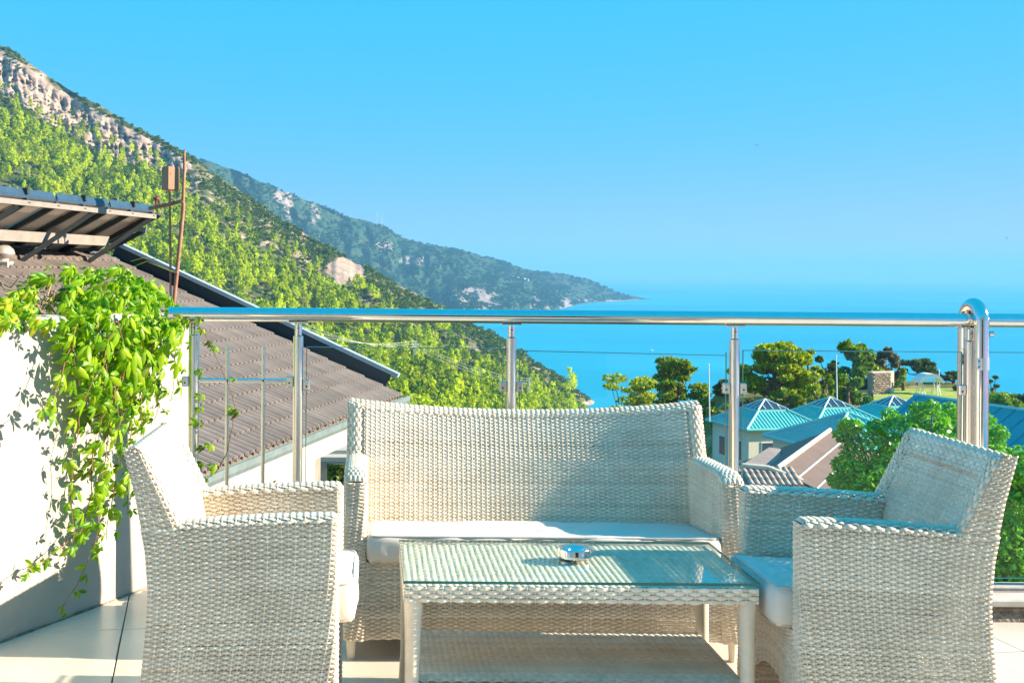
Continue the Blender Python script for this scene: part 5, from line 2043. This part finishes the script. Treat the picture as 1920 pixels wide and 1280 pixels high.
D1 = 24.0
p = at(1730, 800, D1)
near_tree("glossy leafy tree filling the glass panel behind the right armchair", (p.x, D1, float(ground_z(np.array(p.x), np.array(D1))) - 0.3),
          [lobe_px(1625, 850, 100, 90, D1), lobe_px(1600, 900, 80, 80, D1, -.5), lobe_px(1690, 810, 100, 70, D1), lobe_px(1740, 795, 90, 60, D1), lobe_px(1800, 800, 100, 70, D1, .4), lobe_px(1770, 850, 110, 80, D1, -.4), lobe_px(1700, 870, 120, 90, D1, -.6),
           lobe_px(1650, 910, 130, 90, D1, -.8), lobe_px(1840, 850, 80, 110, D1), lobe_px(1862, 830, 50, 70, D1, .3), lobe_px(1590, 800, 40, 36, D1), lobe_px(1760, 920, 160, 90, D1, -.8), lobe_px(1655, 930, 140, 80, D1, -1)] + [lobe_px(x_, y_, 34, 30, D1, random.uniform(-.5, .5)) for x_, y_ in ((1578, 815), (1604, 800), (1640, 800), (1668, 778), (1722, 768), (1748, 764), (1780, 768), (1820, 772), (1850, 790), (1876, 812), (1885, 850), (1575, 870), (1566, 900))], 19000, 0.050, 1)
D2 = 15.0
p = at(1890, 1000, D2)
near_tree("glossy leafy hedge tree showing right of the right armchair", (p.x, D2, float(ground_z(np.array(p.x), np.array(D2))) - 0.3),
          [lobe_px(1900, 900, 110, 110, D2), lobe_px(1930, 960, 120, 120, D2, -.3), lobe_px(1890, 1020, 130, 120, D2, -.4), lobe_px(1930, 1080, 150, 120, D2, -.5), lobe_px(1860, 880, 60, 50, D2, .3), lobe_px(1960, 880, 100, 90, D2, .2), lobe_px(1850, 1080, 130, 110, D2, -.3), lobe_px(1990, 1000, 140, 140, D2), lobe_px(1870, 950, 90, 110, D2, -.2), lobe_px(1925, 880, 90, 90, D2, -.3), lobe_px(1885, 1130, 160, 120, D2, -.4)], 17000, 0.040, 2)

# trees that fill the slope on the left, seen past the white balcony
place_tree("leafy_shrub", "dark green bush below the white balcony slabs", "shrub", 640, 858, 150, 40, NEEDLED, 5000, 0.13, GB_, 34, 0.55, 0.7, 31)
place_tree("leafy_shrub", "light green bush above the white balcony slabs", "shrub", 636, 812, 150, 75, BUSH, 3500, 0.2, GB_, 26, 0.4, 0.7, 32)

# ------------------------------------------------------------------ things on the promontory
st = thing("stone_wall", "rubble stone retaining wall with pale top on the promontory", "stone wall")
sa, sb2 = at(1628, 699, 112), at(1674, 699, 112)
zb = float(ground_z(np.array(sa.x), np.array(112.0)))
Hs = sa.z - zb
STN = surf("pale_rubble", (0.72, 0.60, 0.50), (0.44, 0.35, 0.29), 3.0, 0.9, bump=0.5, bscale=12)
MB().box(((sa.x + sb2.x) / 2, 112.32, zb + Hs / 2), (sb2.x - sa.x, 0.5, Hs)).build("core", surf("wall_mortar", (0.42, 0.33, 0.27), (0.30, 0.23, 0.19), 4, 0.95), st)
sv, sf_ = [], []
ncol, nrow = 11, 10
for j in range(nrow):
    for i in range(ncol):
        cx = sa.x + (sb2.x - sa.x) * (i + 0.5 + (0.5 if j % 2 else 0) * 0.8) / (ncol + 0.4) + random.uniform(-.06, .06)
        cz = zb + Hs * (j + 0.5) / nrow + random.uniform(-.05, .05)
        w_, h_ = (sb2.x - sa.x) / ncol * random.uniform(0.34, 0.58), Hs / nrow * random.uniform(0.34, 0.60)
        b = len(sv)
        ring = [(cx + w_ * math.cos(a) * random.uniform(.85, 1.1), 112.06, cz + h_ * math.sin(a) * random.uniform(.85, 1.1)) for a in np.linspace(0, 2 * PI, 7)[:-1]]
        sv += ring + [(cx + (x - cx) * .6, 111.95 - random.random() * .12, cz + (z - cz) * .6) for x, _, z in ring]
        for k in range(6):
            k2 = (k + 1) % 6
            sf_.append((b + k, b + k2, b + 6 + k2, b + 6 + k))
        sf_.append(tuple(b + 6 + k for k in range(6)))
o = MB().add(sv, sf_).build("stones", STN, st)
o["kind"] = "stuff"
MB().box(((sa.x + sb2.x) / 2, 112.3, sa.z + 0.06), (sb2.x - sa.x + 0.1, 0.7, 0.12), 0.02).build("coping", STN, st)
gp_ = at(1677, 696, 112)
MB().box((gp_.x, 112.2, zb + (gp_.z - zb) / 2), (0.45, 0.5, gp_.z - zb), 0.03).build("end_post", surf("pale_post", (0.70, 0.60, 0.50), (0.6, 0.5, 0.42), 3, 0.9), st)
MB().box((gp_.x + 0.02, 111.93, zb + 0.9), (0.12, 0.03, 0.45)).build("post_slot", BLACK, st)

ctr_ = Vector(((sa.x + sb2.x) / 2, 112.3, 0))
rot_ = Matrix.Rotation(R(24), 3, 'Z')
st.location = ctr_ - rot_ @ ctr_
st.rotation_euler = (0, 0, R(24))
cn = thing("arched_canopy", "white arched canopy on splayed white legs above the lawn", "canopy")
cc = at(1745, 700, 112)
zg = float(ground_z(np.array(cc.x), np.array(112.0)))
WHT = surf("white_canopy", (0.78, 0.80, 0.84), (0.72, 0.74, 0.78), 2, 0.6)
cv, cf = [], []
na = 14
for i in range(na + 1):
    a = PI * (0.06 + 0.88 * i / na)
    x, z = -1.13 * math.cos(a), 0.98 * math.sin(a) - 0.98
    for y in (-0.8, 0.8):
        for k in (0, 0.05):
            cv.append((cc.x + x * (1 - k * .4), 112.5 + y, cc.z + z - k))
for i in range(na):
    a = i * 4
    cf += [(a, a + 4, a + 6, a + 2), (a + 3, a + 7, a + 5, a + 1), (a + 1, a + 5, a + 4, a), (a + 2, a + 6, a + 7, a + 3)]
cf += [(0, 2, 3, 1), (na * 4, na * 4 + 1, na * 4 + 3, na * 4 + 2)]
MB().add(cv, cf).build("arch", WHT, cn, True, 50)
ev, ef = [], []
for i in range(na + 1):
    a = PI * (0.06 + 0.88 * i / na)
    ev += [(cc.x - 1.13 * math.cos(a), 111.69, cc.z + 0.98 * math.sin(a) - 0.98), (cc.x - 0.98 * math.cos(a), 111.69, cc.z + 0.62 * math.sin(a) - 0.98)]
for i in range(na):
    ef.append((2 * i, 2 * i + 1, 2 * i + 3, 2 * i + 2))
MB().add(ev, ef).build("valance", WHT, cn)
for sx in (-1, 1):
    for sy in (-0.75, 0.75):
        for k in (-0.14, 0.16):
            MB().tube([(cc.x + sx * 0.68, 112.5 + sy * 0.3, cc.z - 0.62), (cc.x + sx * 0.68 + k, 112.5 + sy, zg - 0.1)], 0.035, 6).build("leg", WHT, cn, True)
MB().tube([(cc.x - 0.68, 112.3, cc.z - 0.66), (cc.x + 0.68, 112.3, cc.z - 0.66)], 0.035, 6).build("cross_bar", WHT, cn, True)

for (x0, y0, y1, dd, lab, r_) in ((1329, 684, 790, 88, "slim white pole standing over the sea beside the pavilion", 0.05), (1568, 668, 760, 98, "pale pole rising from the shrubs left of the stone wall", 0.06), (1761, 694, 742, 113, "thin white pole beside the arched canopy", 0.035)):
    a, b = at(x0, y0, dd), at(x0 + 1.5, y1, dd)
    t = thing("pole", lab, "pole", tuple(b))
    MB().tube([(0, 0, 0), (a.x - b.x, 0, a.z - b.z)], [r_, r_ * 0.7], 8).build("shaft", BARW, t, True)
    MB().lathe([(r_ * 1.1, 0), (r_ * 1.3, 0.04), (0, 0.1)], 8, (a.x - b.x, 0, a.z - b.z)).build("finial", BARW, t, True)


def draped(name, pts_, mat, lift, kind="structure", n=26):
    """a sheet that follows the ground inside the quad of plan points"""
    P = np.array(pts_)
    u, v = np.meshgrid(np.linspace(0, 1, n), np.linspace(0, 1, n), indexing='ij')
    u, v = u[..., None], v[..., None]
    Q_ = P[0] * (1 - u) * (1 - v) + P[1] * u * (1 - v) + P[2] * u * v + P[3] * (1 - u) * v
    z = ground_z(Q_[..., 0], Q_[..., 1]) + lift
    me = mesh_np(name, np.concatenate([Q_, z[..., None]], -1).reshape(-1, 3), grid_faces(n, n)[:, ::-1], mat)
    o = obj(name, me)
    o["kind"] = kind
    return o


def pl2(px_, d):
    p = at(px_, 700, d)
    return (p.x, d)


draped("lawn", [pl2(1640, 103), pl2(1860, 103), pl2(1850, 118), pl2(1636, 118)], surf("lawn_grass", (0.42, 0.42, 0.07), (0.22, 0.32, 0.04), 0.6, 0.95, bump=0.8, bscale=10, bdist=0.1), 0.12)
draped("path", [pl2(1448, 101), pl2(1498, 101), pl2(1522, 114), pl2(1506, 114)], surf("path_concrete", (0.62, 0.54, 0.46), (0.5, 0.43, 0.36), 0.8, 0.9), 0.16)

# ------------------------------------------------------------------ far small things
def sea_d(px_, py_):
    return (CH - SEA) * F / (py_ - (PY + (px_ - PX) * math.tan(ROLL)))


for (x, y, L, lab) in ((1139, 710, 11.5, "small white motor boat nearest the mountain's foot"), (1221, 657, 9.0, "small white boat farther out, right above the pines")):
    dd = sea_d(x, y)
    p = at(x, y, dd)
    t = thing("boat", lab, "boat", (p.x, p.y, SEA), R(8), "boats on the bay")
    m = MB()
    hv, hf = [], []
    secs = [(-0.5, 0.8, 1.0), (-0.2, 1.0, 1.0), (0.2, 0.9, 1.1), (0.42, 0.4, 1.3), (0.5, 0.03, 1.45)]
    for sx, w, h_ in secs:
        hv += [(sx * L, -w * L * 0.14, h_), (sx * L, -w * L * 0.09, -0.3), (sx * L, w * L * 0.09, -0.3), (sx * L, w * L * 0.14, h_)]
    for i in range(4):
        for k in range(3):
            hf.append((i * 4 + k, i * 4 + 4 + k, i * 4 + 5 + k, i * 4 + 1 + k))
        hf.append((i * 4 + 3, i * 4 + 7, i * 4 + 4, i * 4))
    hf.append((0, 1, 2, 3))
    m.add(hv, hf).build("hull", WHT, t)
    MB().box((-0.05 * L, 0, 1.9), (0.35 * L, 0.18 * L, 1.6), 0.15).build("cabin", WHT, t)
    MB().box((-0.05 * L, 0, 2.0), (0.352 * L, 0.19 * L, 0.5)).build("cabin_window", SKYGL, t)

for (x, y, dd, wv_, mat_c, lab, tilt) in ((1417, 275, 2300, 11, (0.25, 0.06, 0.14), "paraglider with a dark red canopy high over the bay", 0.1), (1886, 447, 3000, 11, (0.03, 0.12, 0.16), "dark paraglider at the right edge of the sky", 0.5), (1424, 487, 4200, 10, (0.10, 0.12, 0.14), "faint grey paraglider just over the horizon", 0.0)):
    p = at(x, y, dd)
    t = thing("paraglider", lab, "paraglider", tuple(p), 0, "paragliders over the bay")
    cv, cf = [], []
    for i in range(9):
        a = PI * (0.15 + 0.7 * i / 8)
        cx, cz = -wv_ / 2 * math.cos(a), wv_ * 0.32 * math.sin(a)
        for y_, k in ((-1.2, 0), (1.2, 0), (1.2, .35), (-1.2, .35)):
            cv.append((cx, y_ * (0.5 + 0.5 * math.sin(a)), cz - k))
    for i in range(8):
        for k in range(4):
            cf.append((i * 4 + k, i * 4 + 4 + k, i * 4 + 4 + (k + 1) % 4, i * 4 + (k + 1) % 4))
    MB().add(cv, cf).build("canopy", surf("paraglider_cloth", mat_c, tuple(c * .8 for c in mat_c), 1, 0.8), t, True)
    MB().tube([(0, 0, -6.6), (0, 0, -6.0), (0, 0, -5.2)], [0.35, 0.5, 0.25], 8).build("pilot", BLACK, t, True)
    ln = MB()
    for sx in (-0.4, -0.2, 0.2, 0.4):
        ln.tube([(0, 0, -5.3), (sx * wv_, 0, 1.6)], 0.03, 4)
    ln.build("lines", BLACK, t)
    t.rotation_euler = (0, tilt, 0)

def snap(Agrid, x, y):
    qx_, qy_ = proj(Agrid[4:-1])
    k = np.argmin((qx_ - x) ** 2 + (qy_ - y) ** 2)
    return Vector(Agrid[4:-1].reshape(-1, 3)[k])


hs_n = [(962, 520, "westernmost pair of white houses on the headland crest"), (972, 522, "white house on the headland beside the first pair"), (984, 524, "broad white house halfway along the headland row"), (990, 526, "narrow white house in the headland row"), (998, 528, "last white house of the row on the headland"), (1045, 548, "lone white house low on the cape")]
for i, (x, y, lab) in enumerate(hs_n):
    p = snap(A2, x, y)
    t = thing("far_house", lab, "house", tuple(p), R(20 * i), "white houses on the headland")
    w_ = 11 + 4 * (i % 3)
    MB().box((0, 0, 3), (w_, 9, 8)).build("wall", HWHT, t)
    MB().prism([(-w_ / 2 - .5, -5, 7), (-w_ / 2 - .5, 5, 7), (-w_ / 2 - .5, 0, 9.6)], (w_ + 1, 0, 0)).build("roof", TERR, t)

PYL = surf("galvanised_steel", (0.62, 0.64, 0.62), (0.52, 0.54, 0.52), 1, 0.6)
pyl = []
for (x, y, hpx, lab) in ((779, 700, 62, "lattice power pylon among the pines left of the middle post"), (993, 757, 48, "lattice power pylon low on the slope right of the middle post")):
    p = snap(A, x, y)
    h = hpx / F * p.y
    t = thing("power_pylon", lab, "pylon", tuple(p), R(30), "pylons on the forested slope")
    m = MB()
    for sx in (-1, 1):
        for sy in (-1, 1):
            m.tube([(sx * 1.6, sy * 1.6, -1), (sx * 0.5, sy * 0.5, h)], 0.14, 4)
    for k in range(9):
        z0_, z1_ = h * k / 9, h * (k + 1) / 9
        w0_, w1_ = 1.6 - 1.1 * k / 9, 1.6 - 1.1 * (k + 1) / 9
        for sx in (-1, 1):
            m.tube([(-w0_ * sx, -w0_, z0_), (w1_ * sx, -w1_, z1_)], 0.08, 4)
    m.build("lattice", PYL, t)
    arm = MB()
    for z in (h * 0.80, h * 0.9, h * 0.99):
        arm.tube([(-3.2, 0, z), (3.2, 0, z)], 0.14, 4)
    arm.build("cross_arms", PYL, t)
    pyl.append((p, h))
ends = [at(560, 598, 900), None]
for k, fz in enumerate((0.80, 0.9, 0.99)):
    t = thing("power_line", ("lowest", "middle", "topmost")[k] + " power line crossing the forested slope", "cable", (0, 0, 0), 0, "power lines on the slope")
    a = at(558, 600 + 8 * k, 950)
    b = pyl[0][0] + Vector((0, 0, pyl[0][1] * fz))
    c = pyl[1][0] + Vector((0, 0, pyl[1][1] * fz))
    pts_ = []
    for (u, v) in ((a, b), (b, c)):
        for i in range(13):
            f = i / 12
            q = u.lerp(v, f)
            q.z -= 9 * 4 * f * (1 - f) * 0.7
            pts_.append(q)
    pts_ = pts_[:13] + pts_[14:]
    MB().tube(pts_, 0.13, 4).build("wire", PYL, t, True)

for (x, lab) in ((707, "left one of two thin masts on the far ridge"), (716, "right one of two thin masts on the far ridge")):
    p = at(x, 424, 6150)
    t = thing("radio_mast", lab, "mast", tuple(p), 0, "masts on the far ridge")
    m = MB()
    for k in range(3):
        a = 2 * PI * k / 3
        m.tube([(1.6 * math.cos(a), 1.6 * math.sin(a), 0), (0.6 * math.cos(a), 0.6 * math.sin(a), 62 - (10 if x > 710 else 0))], 0.5, 4)
    m.build("lattice", PYL, t)
    MB().tube([(0, 0, 52), (0, 0, 72 - (10 if x > 710 else 0))], 0.5, 5).build("aerial", PYL, t)

# ------------------------------------------------------------------ the air
hz = NT("haze_air")
hz.n.remove(hz.b)
pv = hz.new("ShaderNodeVolumePrincipled")
pv.inputs["Color"].default_value = (0.20, 0.48, 0.76, 1)
pv.inputs["Density"].default_value = 0.00007
pv.inputs["Anisotropy"].default_value = 0.0
hz.link(pv.outputs[0], hz.out.inputs["Volume"])
haze = MB().box((0, 114000, 195), (300000, 240000, 790)).build("haze", hz.m)
haze["kind"] = "stuff"
